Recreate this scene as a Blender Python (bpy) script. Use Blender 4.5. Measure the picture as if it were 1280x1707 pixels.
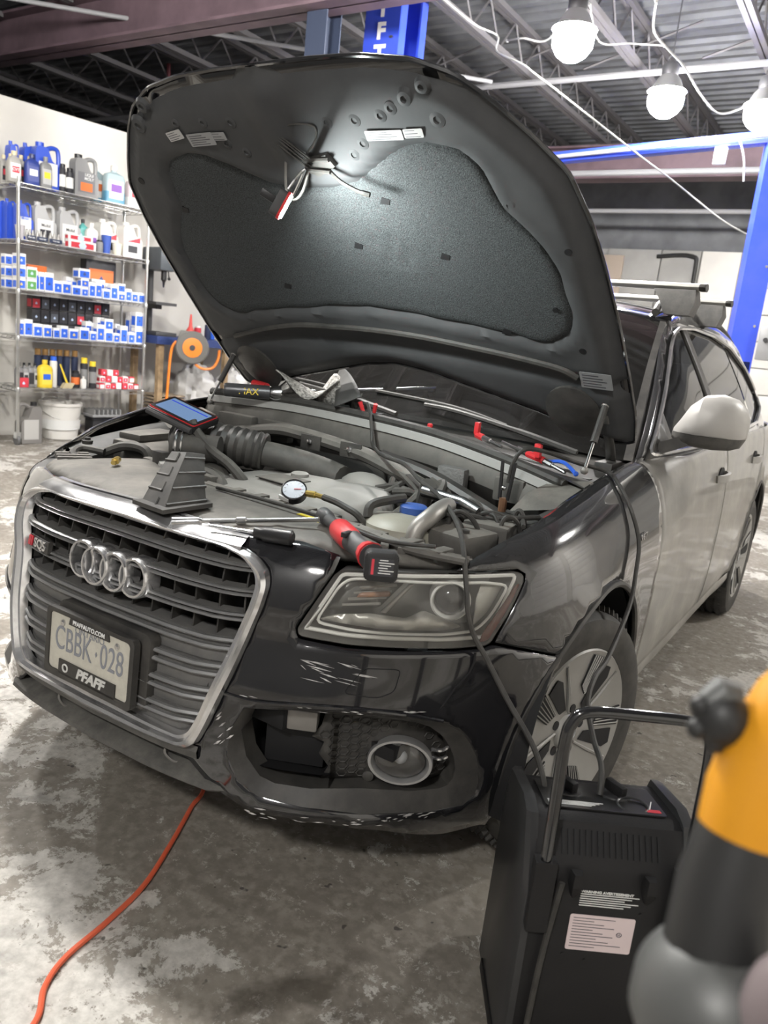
import bpy, bmesh, math, random
from mathutils import Vector, Matrix
from mathutils.geometry import delaunay_2d_cdt
for o in list(bpy.data.objects): bpy.data.objects.remove(o, do_unlink=True)
SC = bpy.context.scene
COL = SC.collection
PI = math.pi
random.seed(7)

# ================================================================ camera
cam_d = bpy.data.cameras.new('camera'); cam = bpy.data.objects.new('camera', cam_d); COL.objects.link(cam)
CR, CU, CF = Vector((.83231732, .54430121, .10480493)), Vector((-.20558957, .12754792, .97029091)), Vector((-.51476287, .82913673, -.218063))
cam.matrix_world = Matrix(((CR.x, CU.x, -CF.x, 1.47197), (CR.y, CU.y, -CF.y, -1.14449), (CR.z, CU.z, -CF.z, 1.36644), (0, 0, 0, 1)))
cam_d.sensor_fit = 'HORIZONTAL'; cam_d.sensor_width = 36; cam_d.lens = 36.391
cam_d.clip_start = .02; cam_d.clip_end = 100
cam_d.dof.use_dof = True; cam_d.dof.focus_distance = 2.2; cam_d.dof.aperture_fstop = 6.5
SC.camera = cam

# ================================================================ world, lights, exposure
w = bpy.data.worlds.new('world'); SC.world = w; w.use_nodes = True
w.node_tree.nodes['Background'].inputs[0].default_value = (.5, .55, .6, 1); w.node_tree.nodes['Background'].inputs[1].default_value = .05
SC.view_settings.view_transform = 'Standard'; SC.view_settings.look = 'None'; SC.view_settings.gamma = 1
SC.view_settings.use_curve_mapping = False; SC.view_settings.exposure = EXPOSURE = 0.75
LAMP = 300      # emission of the high-bay bulbs
WORK = 420     # emission of the little work light under the hood
# high-bay lamps: (x, y, z of the bulb, relative output of its tube); the first three are in the frame, the last is added for frontal light
LAMPS = [(-.99, 4.71, 3.60, 1), (-.68, 6.17, 3.60, 1), (.02, 6.69, 3.60, 1), (-1.35, .80, 3.75, 1.5), (-1.10, 2.27, 3.60, .8), (3.4, 5.2, 3.8, 1), (-3.3, .8, 3.6, .65), (1.7, -3.6, 3.8, 1.15)]

# ================================================================ materials
def _n(nt, t, **k):
    n = nt.nodes.new(t)
    for a, b in k.items(): setattr(n, a, b)
    return n
MATS = {}
def mat(name, col, rough=.5, metal=0, var=.0, vscale=8, bump=0, bscale=60, coat=0, dirt=0, dirtcol=(.25,.23,.2), dscale=5, spec=.5, emit=None, estr=0, alpha=1, trans=0, ior=1.45, up=0, detail=6):
    if name in MATS: return MATS[name]
    m = bpy.data.materials.new(name); m.use_nodes = True; nt = m.node_tree; b = nt.nodes['Principled BSDF']
    col = tuple(col)[:3]
    b.inputs['Base Color'].default_value = (*col, 1); b.inputs['Roughness'].default_value = rough; b.inputs['Metallic'].default_value = metal
    b.inputs['Specular IOR Level'].default_value = spec; b.inputs['IOR'].default_value = ior
    if coat: b.inputs['Coat Weight'].default_value = coat; b.inputs['Coat Roughness'].default_value = .04
    if trans: b.inputs['Transmission Weight'].default_value = trans
    if alpha < 1: b.inputs['Alpha'].default_value = alpha
    if emit: b.inputs['Emission Color'].default_value = (*emit, 1); b.inputs['Emission Strength'].default_value = estr
    L = nt.links.new; tc = _n(nt, 'ShaderNodeTexCoord'); src = None
    if var:
        no = _n(nt, 'ShaderNodeTexNoise'); no.inputs['Scale'].default_value = vscale; no.inputs['Detail'].default_value = detail
        L(tc.outputs['Object'], no.inputs['Vector'])
        mx = _n(nt, 'ShaderNodeMix', data_type='RGBA'); r = _n(nt, 'ShaderNodeMapRange'); r.inputs[1].default_value = .35; r.inputs[2].default_value = .65
        L(no.outputs['Fac'], r.inputs[0]); L(r.outputs[0], mx.inputs['Factor'])
        mx.inputs['A'].default_value = (*[c*(1-var) for c in col], 1); mx.inputs['B'].default_value = (*[min(1, c*(1+var)) for c in col], 1)
        src = mx.outputs['Result']
    if dirt:
        no = _n(nt, 'ShaderNodeTexNoise'); no.inputs['Scale'].default_value = dscale; no.inputs['Detail'].default_value = 9; no.inputs['Roughness'].default_value = .65
        L(tc.outputs['Object'], no.inputs['Vector'])
        r = _n(nt, 'ShaderNodeMapRange'); r.inputs[1].default_value = .38; r.inputs[2].default_value = .72; r.inputs[3].default_value = dirt*.35; r.inputs[4].default_value = dirt
        L(no.outputs['Fac'], r.inputs[0]); fac = r.outputs[0]
        if up:
            ge = _n(nt, 'ShaderNodeNewGeometry'); sp = _n(nt, 'ShaderNodeSeparateXYZ'); L(ge.outputs['Normal'], sp.inputs[0])
            r2 = _n(nt, 'ShaderNodeMapRange'); r2.inputs[1].default_value = .1; r2.inputs[2].default_value = .9; r2.inputs[3].default_value = 1-up; r2.inputs[4].default_value = 1
            L(sp.outputs['Z'], r2.inputs[0]); mu = _n(nt, 'ShaderNodeMath', operation='MULTIPLY'); L(fac, mu.inputs[0]); L(r2.outputs[0], mu.inputs[1]); fac = mu.outputs[0]
        mx = _n(nt, 'ShaderNodeMix', data_type='RGBA'); L(fac, mx.inputs['Factor'])
        if src: L(src, mx.inputs['A'])
        else: mx.inputs['A'].default_value = (*col, 1)
        mx.inputs['B'].default_value = (*dirtcol, 1); src = mx.outputs['Result']
        mr = _n(nt, 'ShaderNodeMapRange'); mr.inputs[3].default_value = rough; mr.inputs[4].default_value = max(rough, .75); L(fac, mr.inputs[0]); L(mr.outputs[0], b.inputs['Roughness'])
        if metal:
            mr = _n(nt, 'ShaderNodeMapRange'); mr.inputs[3].default_value = metal; mr.inputs[4].default_value = 0; L(fac, mr.inputs[0]); L(mr.outputs[0], b.inputs['Metallic'])
        if coat:
            mr = _n(nt, 'ShaderNodeMapRange'); mr.inputs[3].default_value = coat; mr.inputs[4].default_value = 0; L(fac, mr.inputs[0]); L(mr.outputs[0], b.inputs['Coat Weight'])
    if src: L(src, b.inputs['Base Color'])
    if bump:
        no = _n(nt, 'ShaderNodeTexNoise'); no.inputs['Scale'].default_value = bscale; no.inputs['Detail'].default_value = 4
        L(tc.outputs['Object'], no.inputs['Vector']); bp = _n(nt, 'ShaderNodeBump'); bp.inputs['Strength'].default_value = bump; bp.inputs['Distance'].default_value = .01
        L(no.outputs['Fac'], bp.inputs['Height']); L(bp.outputs[0], b.inputs['Normal'])
    MATS[name] = m; return m

# ================================================================ mesh helpers
V = Vector
class MB:
    """collects shapes; build() links them as one mesh object"""
    def __init__(s): s.bm = bmesh.new(); s.mi = 0
    def _face(s, vs):
        try:
            f = s.bm.faces.new(vs); f.material_index = s.mi; return f
        except ValueError: return None
    def box(s, c, size, rot=None, bevel=0, taper=1):
        c = V(c); hx, hy, hz = size[0]/2, size[1]/2, size[2]/2; vs = []
        for z in (-hz, hz):
            k = 1 if z < 0 else taper
            for x, y in ((-hx*k,-hy*k),(hx*k,-hy*k),(hx*k,hy*k),(-hx*k,hy*k)):
                p = V((x,y,z))
                if rot is not None: p = rot @ p
                vs.append(s.bm.verts.new(c+p))
        fs = [s._face([vs[i] for i in q]) for q in ((3,2,1,0),(4,5,6,7),(0,1,5,4),(1,2,6,5),(2,3,7,6),(3,0,4,7))]
        if bevel:
            es = list({e for f in fs for e in f.edges}); bmesh.ops.bevel(s.bm, geom=es, offset=bevel, segments=2, affect='EDGES', profile=.6, material=-1)
        return s
    def tube(s, pts, r, n=8, cap=True, closed=False):
        pts = [V(p) for p in pts]; N = len(pts); rs = r if isinstance(r, (list, tuple)) else [r]*N
        up = None; rings = []
        for i, p in enumerate(pts):
            if closed: t = pts[(i+1) % N]-pts[i-1]
            else: t = pts[min(i+1, N-1)]-pts[max(i-1, 0)]
            if t.length < 1e-9: t = V((0,0,1))
            t.normalize()
            if up is None:
                up = V((0,0,1)) if abs(t.z) < .9 else V((1,0,0))
            a = up - t*up.dot(t)
            if a.length < 1e-6: a = t.orthogonal()
            a.normalize(); b = t.cross(a); up = a
            rings.append([s.bm.verts.new(p + (a*math.cos(2*PI*k/n) + b*math.sin(2*PI*k/n))*rs[i]) for k in range(n)])
        for i in range(N if closed else N-1):
            A, Bq = rings[i], rings[(i+1) % N]
            for k in range(n): s._face([A[k], A[(k+1) % n], Bq[(k+1) % n], Bq[k]])
        if cap and not closed:
            s._face(list(reversed(rings[0]))); s._face(rings[-1])
        return s
    def cyl(s, a, b, r, n=16, r2=None): return s.tube([a, b], [r, r if r2 is None else r2], n)
    def lathe(s, prof, n=24, mtx=None, cap=True):
        """prof: (radius, height) pairs round local Z"""
        mtx = mtx or Matrix(); rings = []
        for r, h in prof: rings.append([s.bm.verts.new(mtx @ V((r*math.cos(2*PI*k/n), r*math.sin(2*PI*k/n), h))) for k in range(n)])
        for A, Bq in zip(rings, rings[1:]):
            for k in range(n): s._face([A[k], A[(k+1) % n], Bq[(k+1) % n], Bq[k]])
        if cap: s._face(list(reversed(rings[0]))); s._face(rings[-1])
        return s
    def prism(s, poly, h0, h1, mtx=None, bevel=0):
        """poly in local XY extruded from h0 to h1"""
        mtx = mtx or Matrix(); a = [s.bm.verts.new(mtx @ V((x, y, h0))) for x, y in poly]; b = [s.bm.verts.new(mtx @ V((x, y, h1))) for x, y in poly]
        n = len(poly); fs = [s._face(list(reversed(a))), s._face(b)] + [s._face([a[i], a[(i+1) % n], b[(i+1) % n], b[i]]) for i in range(n)]
        if bevel:
            es = list({e for f in fs if f for e in f.edges}); bmesh.ops.bevel(s.bm, geom=es, offset=bevel, segments=2, affect='EDGES', profile=.6, material=-1)
        return s
    def loft(s, rings, closed=True, cap=False):
        R_ = [[s.bm.verts.new(V(p)) for p in r] for r in rings]
        for A, Bq in zip(R_, R_[1:]):
            n = len(A)
            for k in range(n if closed else n-1): s._face([A[k], A[(k+1) % n], Bq[(k+1) % n], Bq[k]])
        if cap: s._face(list(reversed(R_[0]))); s._face(R_[-1])
        return s
    def grid(s, f, us, vs):
        G = [[s.bm.verts.new(V(f(u, v))) for v in vs] for u in us]
        for i in range(len(us)-1):
            for j in range(len(vs)-1): s._face([G[i][j], G[i+1][j], G[i+1][j+1], G[i][j+1]])
        return s
    def ball(s, c, r, n=12, sc=(1,1,1), rot=None):
        m = Matrix.Translation(V(c)) @ ((rot.to_4x4() if rot is not None else Matrix())) @ Matrix.Diagonal((r*sc[0], r*sc[1], r*sc[2], 1))
        pr = [(max(.001, math.sin(PI*i/(n//2))), -math.cos(PI*i/(n//2))) for i in range(n//2+1)]
        return s.lathe(pr, n, m)
    def torus(s, c, R_, r, n=24, k=8, mtx=None, arc=2*PI):
        mtx = mtx or Matrix(); full = abs(arc-2*PI) < 1e-6; N = n if full else n+1
        pts = [V(c) + (mtx.to_3x3() @ V((R_*math.cos(arc*i/n), R_*math.sin(arc*i/n), 0))) for i in range(N)]
        return s.tube(pts, r, k, closed=full)
    def build(s, name, m=None, parent=None, smooth=35, fix=True, loc=None):
        if fix: bmesh.ops.recalc_face_normals(s.bm, faces=s.bm.faces)
        me = bpy.data.meshes.new(name); s.bm.to_mesh(me); s.bm.free()
        if smooth:
            for p in me.polygons: p.use_smooth = True
            me.set_sharp_from_angle(angle=math.radians(smooth))
        o = bpy.data.objects.new(name, me); COL.objects.link(o)
        for q in (m if isinstance(m, (list, tuple)) else [m]):
            if q: me.materials.append(q)
        if parent: o.parent = parent
        if loc: o.location = loc
        return o
def empty(name, loc=(0,0,0), rz=0, parent=None):
    o = bpy.data.objects.new(name, None); COL.objects.link(o); o.location = loc; o.rotation_euler = (0,0,rz); o.empty_display_size = .05
    if parent: o.parent = parent
    return o
def tag(o, label=None, cat=None, group=None, kind=None):
    if label: o['label'] = label
    if cat: o['category'] = cat
    if group: o['group'] = group
    if kind: o['kind'] = kind
    return o
def copy_tree(o, parent=None):
    c = o.copy(); COL.objects.link(c); c.parent = parent
    for ch in list(o.children): copy_tree(ch, c)
    return c
def Rz(a): return Matrix.Rotation(a, 3, 'Z')
def frame(z, x=None, loc=(0,0,0)):
    """4x4 with local Z along z, local X near x"""
    z = V(z).normalized(); x = V(x) if x is not None else (V((0,0,1)) if abs(z.z) < .9 else V((1,0,0)))
    x = (x - z*x.dot(z)).normalized(); y = z.cross(x); l = V(loc)
    return Matrix(((x.x,y.x,z.x,l.x),(x.y,y.y,z.y,l.y),(x.z,y.z,z.z,l.z),(0,0,0,1)))
def spline(pts, n=8):
    """Catmull-Rom through the points"""
    P = [V(p) for p in pts]; out = []
    for i in range(len(P)-1):
        a, b, c, d = P[max(i-1,0)], P[i], P[i+1], P[min(i+2, len(P)-1)]
        for k in range(n):
            t = k/n; out.append(.5*((2*b) + (c-a)*t + (2*a-5*b+4*c-d)*t*t + (3*b-a-3*c+d)*t**3))
    out.append(P[-1]); return out
def rrect(w, h, r, n=4, cx=0, cy=0):
    out = []
    for sx, sy, a0 in ((1,1,0),(-1,1,PI/2),(-1,-1,PI),(1,-1,3*PI/2)):
        for k in range(n+1):
            a = a0 + PI/2*k/n; out.append((cx+sx*(w/2-r)+r*math.cos(a), cy+sy*(h/2-r)+r*math.sin(a)))
    return out
def dens(poly, step, closed=True):
    out = []; n = len(poly)
    for i in range(n if closed else n-1):
        a, b = poly[i], poly[(i+1) % n]; k = max(1, int(math.ceil(math.hypot(b[0]-a[0], b[1]-a[1])/step)))
        for j in range(k): out.append((a[0]+(b[0]-a[0])*j/k, a[1]+(b[1]-a[1])*j/k))
    if not closed: out.append(poly[-1])
    return out
def rounded(poly, r=.02, n=4):
    """fillet the corners of a closed polygon"""
    out = []; N = len(poly)
    for i in range(N):
        p, q, t = V(poly[i-1]), V(poly[i]), V(poly[(i+1) % N]); a, b = p-q, t-q; la, lb = a.length, b.length
        d = min(r, la*.45, lb*.45); A, Bq = q+a/la*d, q+b/lb*d
        for k in range(n+1):
            u = k/n; out.append(tuple(A*(1-u)**2 + q*2*u*(1-u) + Bq*u*u))
    return out
def inpoly(x, y, P):
    c = False; j = len(P)-1
    for i in range(len(P)):
        if (P[i][1] > y) != (P[j][1] > y) and x < (P[j][0]-P[i][0])*(y-P[i][1])/(P[j][1]-P[i][1]+1e-12)+P[i][0]: c = not c
        j = i
    return c
def segd(x, y, P):
    best = 9
    for i in range(len(P)):
        ax, ay = P[i]; bx, by = P[(i+1) % len(P)]; dx, dy = bx-ax, by-ay; l = dx*dx+dy*dy
        t = 0 if l < 1e-12 else max(0, min(1, ((x-ax)*dx+(y-ay)*dy)/l)); d = math.hypot(x-ax-t*dx, y-ay-t*dy)
        if d < best: best = d
    return best
def panel(name, outline, f, m, parent=None, holes=(), step=.03, thick=.004, flip=False, smooth=50, solid=True):
    """a sheet: outline (u, v) minus holes, mapped through f, given thickness"""
    out = dens(outline, step); hs = [dens(h, step) for h in holes]
    pts = []; edges = []
    for ring in [out]+hs:
        b = len(pts); pts += ring; edges += [(b+i, b+(i+1) % len(ring)) for i in range(len(ring))]
    us = [p[0] for p in out]; vs = [p[1] for p in out]; u = min(us)+step/2
    while u < max(us):
        v = min(vs)+step/2
        while v < max(vs):
            if inpoly(u, v, out) and not any(inpoly(u, v, h) for h in hs) and segd(u, v, out) > step*.4 and all(segd(u, v, h) > step*.4 for h in hs): pts.append((u, v))
            v += step
        u += step
    vv, _, fc, *_ = delaunay_2d_cdt([V(p) for p in pts], edges, [], 0, 1e-6)
    faces = []
    for q in fc:
        x = sum(vv[i].x for i in q)/3; y = sum(vv[i].y for i in q)/3
        if inpoly(x, y, out) and not any(inpoly(x, y, h) for h in hs): faces.append(tuple(reversed(q)) if flip else tuple(q))
    me = bpy.data.meshes.new(name); me.from_pydata([f(p.x, p.y) for p in vv], [], faces)
    for p in me.polygons: p.use_smooth = True
    o = bpy.data.objects.new(name, me); COL.objects.link(o); me.materials.append(m)
    if parent: o.parent = parent
    if solid and thick:
        md = o.modifiers.new('thickness', 'SOLIDIFY'); md.thickness = thick; md.offset = -1; md.use_even_offset = False
    me.set_sharp_from_angle(angle=math.radians(smooth))
    return o
def text_mesh(body, size, align='CENTER', extrude=.0004, shear=0, bold=0):
    c = bpy.data.curves.new('t', 'FONT'); c.body = body; c.size = size; c.align_x = align; c.align_y = 'CENTER'; c.extrude = extrude; c.shear = shear; c.offset = bold
    o = bpy.data.objects.new('t', c); COL.objects.link(o)
    dg = bpy.context.evaluated_depsgraph_get(); me = bpy.data.meshes.new_from_object(o.evaluated_get(dg)); bpy.data.objects.remove(o); bpy.data.curves.remove(c)
    return me
def text(name, body, size, mtx, m, parent=None, sx=1, **k):
    me = text_mesh(body, size, **k); me.transform(mtx @ Matrix.Diagonal((sx, 1, 1, 1))); me.materials.clear(); me.materials.append(m)
    o = bpy.data.objects.new(name, me); COL.objects.link(o)
    if parent: o.parent = parent
    return o
# ================================================================ the room
def floor_mat():
    m = bpy.data.materials.new('worn_concrete'); m.use_nodes = True; nt = m.node_tree; b = nt.nodes['Principled BSDF']; L = nt.links.new
    tc = _n(nt, 'ShaderNodeTexCoord')
    def noise(sc, det=8, rough=.6, dist=0, w=None):
        n = _n(nt, 'ShaderNodeTexNoise'); n.inputs['Scale'].default_value = sc; n.inputs['Detail'].default_value = det; n.inputs['Roughness'].default_value = rough; n.inputs['Distortion'].default_value = dist
        L(tc.outputs['Object'], n.inputs['Vector']); return n.outputs['Fac']
    def rng(f, a, b_, c=0, d=1):
        r = _n(nt, 'ShaderNodeMapRange'); r.inputs[1].default_value = a; r.inputs[2].default_value = b_; r.inputs[3].default_value = c; r.inputs[4].default_value = d; L(f, r.inputs[0]); return r.outputs[0]
    def mix(f, a, c):
        x = _n(nt, 'ShaderNodeMix', data_type='RGBA'); L(f, x.inputs['Factor'])
        for k, v in (('A', a), ('B', c)):
            if isinstance(v, tuple): x.inputs[k].default_value = (*v, 1)
            else: L(v, x.inputs[k])
        return x.outputs['Result']
    base = mix(rng(noise(1.3, 6), .35, .65), (.15, .132, .11), (.27, .245, .21))
    base = mix(rng(noise(14, 8), .3, .7), base, mix(rng(noise(30, 4), .4, .6), (.17, .15, .125), (.30, .275, .24)))
    # flaking pale paint: patchy coarse mask times fine edge
    mu = _n(nt, 'ShaderNodeMath', operation='MULTIPLY_ADD'); L(noise(6.5, 15, .78, .25), mu.inputs[0]); mu.inputs[1].default_value = .75
    L(rng(noise(.9, 3), .3, .75, -.06, .24), mu.inputs[2])
    fl = rng(mu.outputs[0], .475, .49)
    col = mix(fl, base, mix(rng(noise(40, 5), .35, .7), (.55, .53, .49), (.37, .35, .32)))
    f2 = rng(noise(19, 15, .8, .2), .565, .59, 0, .75); col = mix(f2, col, (.40, .375, .335))
    # oil spots and damp stains
    st = rng(noise(2.3, 5, .6, .8), .60, .70); dr = _n(nt, 'ShaderNodeMath', operation='MULTIPLY'); L(st, dr.inputs[0]); dr.inputs[1].default_value = .6
    col = mix(dr.outputs[0], col, (.045, .038, .03))
    sp = rng(noise(22, 2), .70, .74, 0, .8); col = mix(sp, col, (.03, .027, .024))
    L(col, b.inputs['Base Color']); L(rng(st, 0, 1, .62, .32), b.inputs['Roughness'])
    bp = _n(nt, 'ShaderNodeBump'); bp.inputs['Strength'].default_value = .35; bp.inputs['Distance'].default_value = .004; L(fl, bp.inputs['Height']); L(bp.outputs[0], b.inputs['Normal'])
    return m
FLOOR = floor_mat()
WALLW = mat('painted_wall', (.56, .54, .50), .7, var=.06, vscale=1.5, bump=.05)
WALLG = mat('grey_block_wall', (.34, .335, .32), .75, var=.12, vscale=2)
DECK = mat('steel_deck', (.14, .145, .155), .6, .2, var=.2, vscale=3)
GIRD = mat('girder_brown', (.12, .08, .095), .6, var=.2, vscale=4)
JOIST = mat('joist_grey', (.10, .095, .10), .6)
PIPEW = mat('pipe_white', (.26, .26, .27), .5); REDP = mat('pipe_red', (.16, .04, .05), .5)
BLUE = mat('lift_blue', (.02, .06, .55), .35, coat=.3, dirt=.12, dscale=5)
fl = MB(); fl.box((-3.4, 3.5, -.05), (17.8, 16.8, .1)); tag(fl.build('floor', FLOOR, smooth=0), kind='structure')
th7 = math.radians(7); LW = lambda b, z, a=0: V((-6.25*math.cos(th7)+a*math.cos(th7)+b*math.sin(th7), 6.25*math.sin(th7)-a*math.sin(th7)+b*math.cos(th7), z))   # b runs along the left wall, a out of it
def lwall(name, z0, z1, a0, m_):
    q = MB(); q.box((0, 0, (z1-z0)/2), (.1, 18.6, z1-z0)); o = tag(q.build(name, m_, smooth=0), kind='structure'); o.location = LW(3.7, z0, a0-.05); o.rotation_euler = (0, 0, -th7)
lwall('wall_left', 0, 3.18, -.10, WALLW); q = MB(); q.box((-12.1, 3.5, 2.4), (.2, 16.6, 4.8)); tag(q.build('trim_1', WALLG, smooth=0), kind='structure')
wb = MB(); wb.box((-3.4, 11.6, 1.55), (17.6, .2, 3.1)); wbk = tag(wb.build('wall_back', WALLG, smooth=0), kind='structure')
wb = MB(); wb.box((-3.4, 11.6, 3.95), (17.6, .2, 1.7)); tag(wb.build('trim_2', DECK, smooth=0), kind='structure')
wb = MB(); wb.box((5.3, 3.5, 2.35), (.2, 16.4, 4.7)); wr = tag(wb.build('wall_right', WALLW, smooth=0), kind='structure')
wb = MB(); wb.box((-3.4, -4.7, 2.35), (17.6, .2, 4.7)); tag(wb.build('wall_front', mat('dark_front_wall', (.14, .14, .14), .7), smooth=0), kind='structure')
# overhead doors: right wall (seen only as reflections) and back wall
DOORW = mat('door_panel_white', (.72, .70, .66), .5, var=.05, vscale=3)
def sect_door(name, x0, x1, y, n, h, axis):
    d = empty(name); tag(d, kind='structure')
    for k in range(n):
        z = h*(k+.5)/n; q = MB()
        if axis == 'x': q.box(((x0+x1)/2, y, z), (x1-x0, .05, h/n-.012), bevel=.008)
        else: q.box((y, (x0+x1)/2, z), (.05, x1-x0, h/n-.012), bevel=.008)
        q.build('panel', DOORW, d)
    return d
sect_door('door_1', -.72, 3.2, 11.47, 8, 3.0, 'x')
sect_door('door_2', 1.0, 4.6, 5.17, 8, 3.4, 'y'); sect_door('door_3', 5.4, 9.0, 5.17, 8, 3.4, 'y')
sect_door('door_4', -4.0, -.4, 5.17, 8, 3.4, 'y')
# pale panels with dark seams on the back wall
for i, (x0, x1, c) in enumerate(((-2.72, -1.9, WALLG), (-1.88, -1.32, WALLG), (-1.30, -.76, DOORW))):
    q = MB(); q.box(((x0+x1)/2, 11.46, 1.6), (x1-x0, .06, 3.0), bevel=.01); q.build('wall_panel', c, wbk)
q = MB(); q.tube(spline([(-1.95, 11.40, 3.0), (-1.45, 11.40, 3.02), (-1.36, 11.40, 2.8), (-1.40, 11.40, 1.6), (-1.42, 11.4, .4)], 6), .03, 8); tag(q.build('conduit', mat('conduit_black', (.02, .02, .02), .5)), 'black conduit bending down the pale back wall beside the blue column', 'conduit')
q = MB(); q.box((-2.9, 11.43, 2.55), (.9, .06, .9), bevel=.01); q.build('door_window_panel', mat('tan_panel', (.40, .33, .27), .6), wbk)
# deck: corrugated sheet, ribs along X
cd = MB(); ys_ = []; y = -4.8
pts = []
while y < 11.7:
    for dy, dz in ((0, 0), (.075, 0), (.10, .055), (.175, .055)): pts.append((y+dy, 4.62+dz))
    y += .20
cd.loft([[V((x, yy, zz)) for yy, zz in pts] for x in (-12.1, 5.4)], closed=False); tag(cd.build('ceiling', DECK, smooth=0), kind='structure')
# open web joists along Y, girders along X
def joist(x, y0, y1):
    j = empty('trim_3'); tag(j, kind='structure')
    for z in (4.18, 4.55):
        q = MB()
        for sx in (-.028, .028): q.box((x+sx, (y0+y1)/2, z), (.045, y1-y0, .05))
        q.build('chord', JOIST, j)
    q = MB(); n = int((y1-y0)/.28); zz = [(x, y0+(y1-y0)*k/n, 4.2 if k % 2 else 4.53) for k in range(n+1)]
    for a, b in zip(zz, zz[1:]): q.tube([a, b], .012, 4)
    q.build('web', JOIST, j)
xs_j = [-11.6+1.15*k for k in range(15)]
for x in xs_j: joist(x, -4.6, 4.0); joist(x, 4.25, 11.5)
for y, z0 in ((4.12, 3.80), (9.4, 3.66)):
    g = MB(); g.box((-3.4, y, z0+.012), (17.4, .26, .024)); g.box((-3.4, y, z0+.20), (17.4, .016, .40)); g.box((-3.4, y, z0+.40), (17.4, .26, .024)); tag(g.build('trim_4', GIRD, smooth=0), kind='structure')
br = MB()
for k in range(10):
    x = -6.4+1.15*k
    br.tube([(x, 7.0, 4.2), (x+1.1, 7.0, 4.52)], .012, 4); br.tube([(x, 2.0, 4.2), (x+1.1, 2.0, 4.52)], .012, 4)
tag(br.build('trim_5', JOIST), kind='structure')
col = MB(); col.box((-2.9, 4.30, 2.2), (.2, .012, 4.4)); col.box((-2.9, 4.12, 1.9), (.2, .012, 3.8)); col.box((-2.9, 4.21, 1.9), (.012, .18, 3.8)); tag(col.build('trim_6', mat('column_dark_blue', (.03, .04, .07), .5), smooth=0), kind='structure')
# pipes under the deck
def pipe(name, pts, r, m, label, cat='pipe', group=None): q = MB(); q.tube(pts, r, 8); return tag(q.build(name, m), label, cat, group)
pipe('sprinkler_pipe', [(-11.9, 6.9, 4.08), (5, 6.9, 4.08)], .03, PIPEW, 'grey sprinkler pipe running across under the deck behind the brightest lamp')
pipe('sprinkler_pipe', [(-11.9, 8.8, 3.62), (5, 8.8, 3.62)], .035, PIPEW, 'thick pale pipe running just below the blue lift crossbeam')
pipe('sprinkler_pipe', [(-11.9, 10.3, 3.45), (5, 10.3, 3.45)], .03, PIPEW, 'lowest pale pipe in front of the back wall')
pipe('water_pipe', [(-7.45, 6.62, 4.60), (-7.45, 6.62, .0)], .025, REDP, 'thin dull red pipe dropping behind the white wall top')
pipe('conduit', [(-6.0, 3.3, 3.98), (-2.6, 6.6, 4.02)], .02, PIPEW, 'pale conduit slanting across the joists above the white wall', 'conduit')

# ---- high-bay lamps
LAMPM = mat('lamp_reflector_shell', (.5, .5, .5), .3, .8); LAMPD = mat('lamp_driver', (.05, .05, .055), .5)
def lamp(x, y, z, k, label):
    BULB = mat('bulb_lit_%d' % int(k*100), (1, 1, 1), .5, emit=(1, .975, .935), estr=LAMP*k)
    t = empty('high_bay_lamp', (x, y, z)); tag(t, label, 'lamp', 'high-bay lamps under the deck')
    q = MB(); q.lathe([(.02, .20), (.07, .195), (.10, .16), (.13, .10), (.165, .07), (.158, .07), (.12, .105), (.09, .155)], 28, cap=False); q.build('reflector', LAMPM, t)
    q = MB(); q.lathe([(.001, -.14), (.06, -.13), (.11, -.095), (.145, -.04), (.150, .02), (.135, .08), (.10, .12), (.001, .13)], 24); q.build('bulb', BULB, t)
    q = MB(); q.lathe([(.065, .19), (.07, .20), (.07, .27), (.05, .30), (.001, .30)], 20); q.build('ballast', LAMPD, t)
    q = MB(); q.torus((0, 0, .33), .03, .006, 12, 6, Matrix.Rotation(PI/2, 4, 'X')); q.tube([(0, 0, .36), (0, 0, 4.6-z)], .006, 6); q.build('hanger', LAMPD, t)
names = ['blazing high-bay lamp nearest the lettered blue column', 'blazing high-bay lamp between the other two lit lamps', 'high-bay lamp at the right edge above the blue crossbeam',
         'high-bay lamp above the hood out of view', 'high-bay lamp mirrored in the windshield', 'high-bay lamp over the right-hand bay out of view', 'high-bay lamp over the left-hand bay out of view', 'unseen high-bay lamp added behind the photographer for frontal light']
for p, n_ in zip(LAMPS, names): lamp(*p, n_)

# ---- two-post lifts
LETW = mat('letter_white', (.85, .85, .85), .4)
def lift_post(loc, rz, h, label, letters=None):
    t = empty('lift_column', loc, rz); tag(t, label, 'lift column', 'blue columns of the two-post lifts')
    q = MB()   # C section, open side to +X
    q.box((-.10, 0, h/2), (.012, .28, h)); q.box((0, -.135, h/2), (.20, .012, h)); q.box((0, .135, h/2), (.20, .012, h)); q.box((.095, -.105, h/2), (.012, .06, h)); q.box((.095, .105, h/2), (.012, .06, h)); q.build('column', BLUE, t)
    q = MB(); q.box((0, 0, .012), (.45, .55, .024), bevel=.004); q.build('base_plate', BLUE, t)
    q = MB(); q.box((.02, 0, .9), (.16, .24, .8), bevel=.01); q.build('carriage', mat('carriage_dark', (.03, .03, .035), .4), t)
    q = MB()
    for k in range(int(h/.5)): q.lathe([(.012, 0), (.012, .01), (.001, .01)], 8, frame((0, -1, 0), None, (.06, -.141, .3+.5*k)))
    q.build('bolt', STEEL, t)
    if letters:
        for k, ch in enumerate(letters): text('letter', ch, .17, frame((0, -1, 0), (1, 0, 0), (-.005, -.143, h-.21-.17*k)), LETW, t, bold=.008, sx=.62)
    return t
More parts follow.
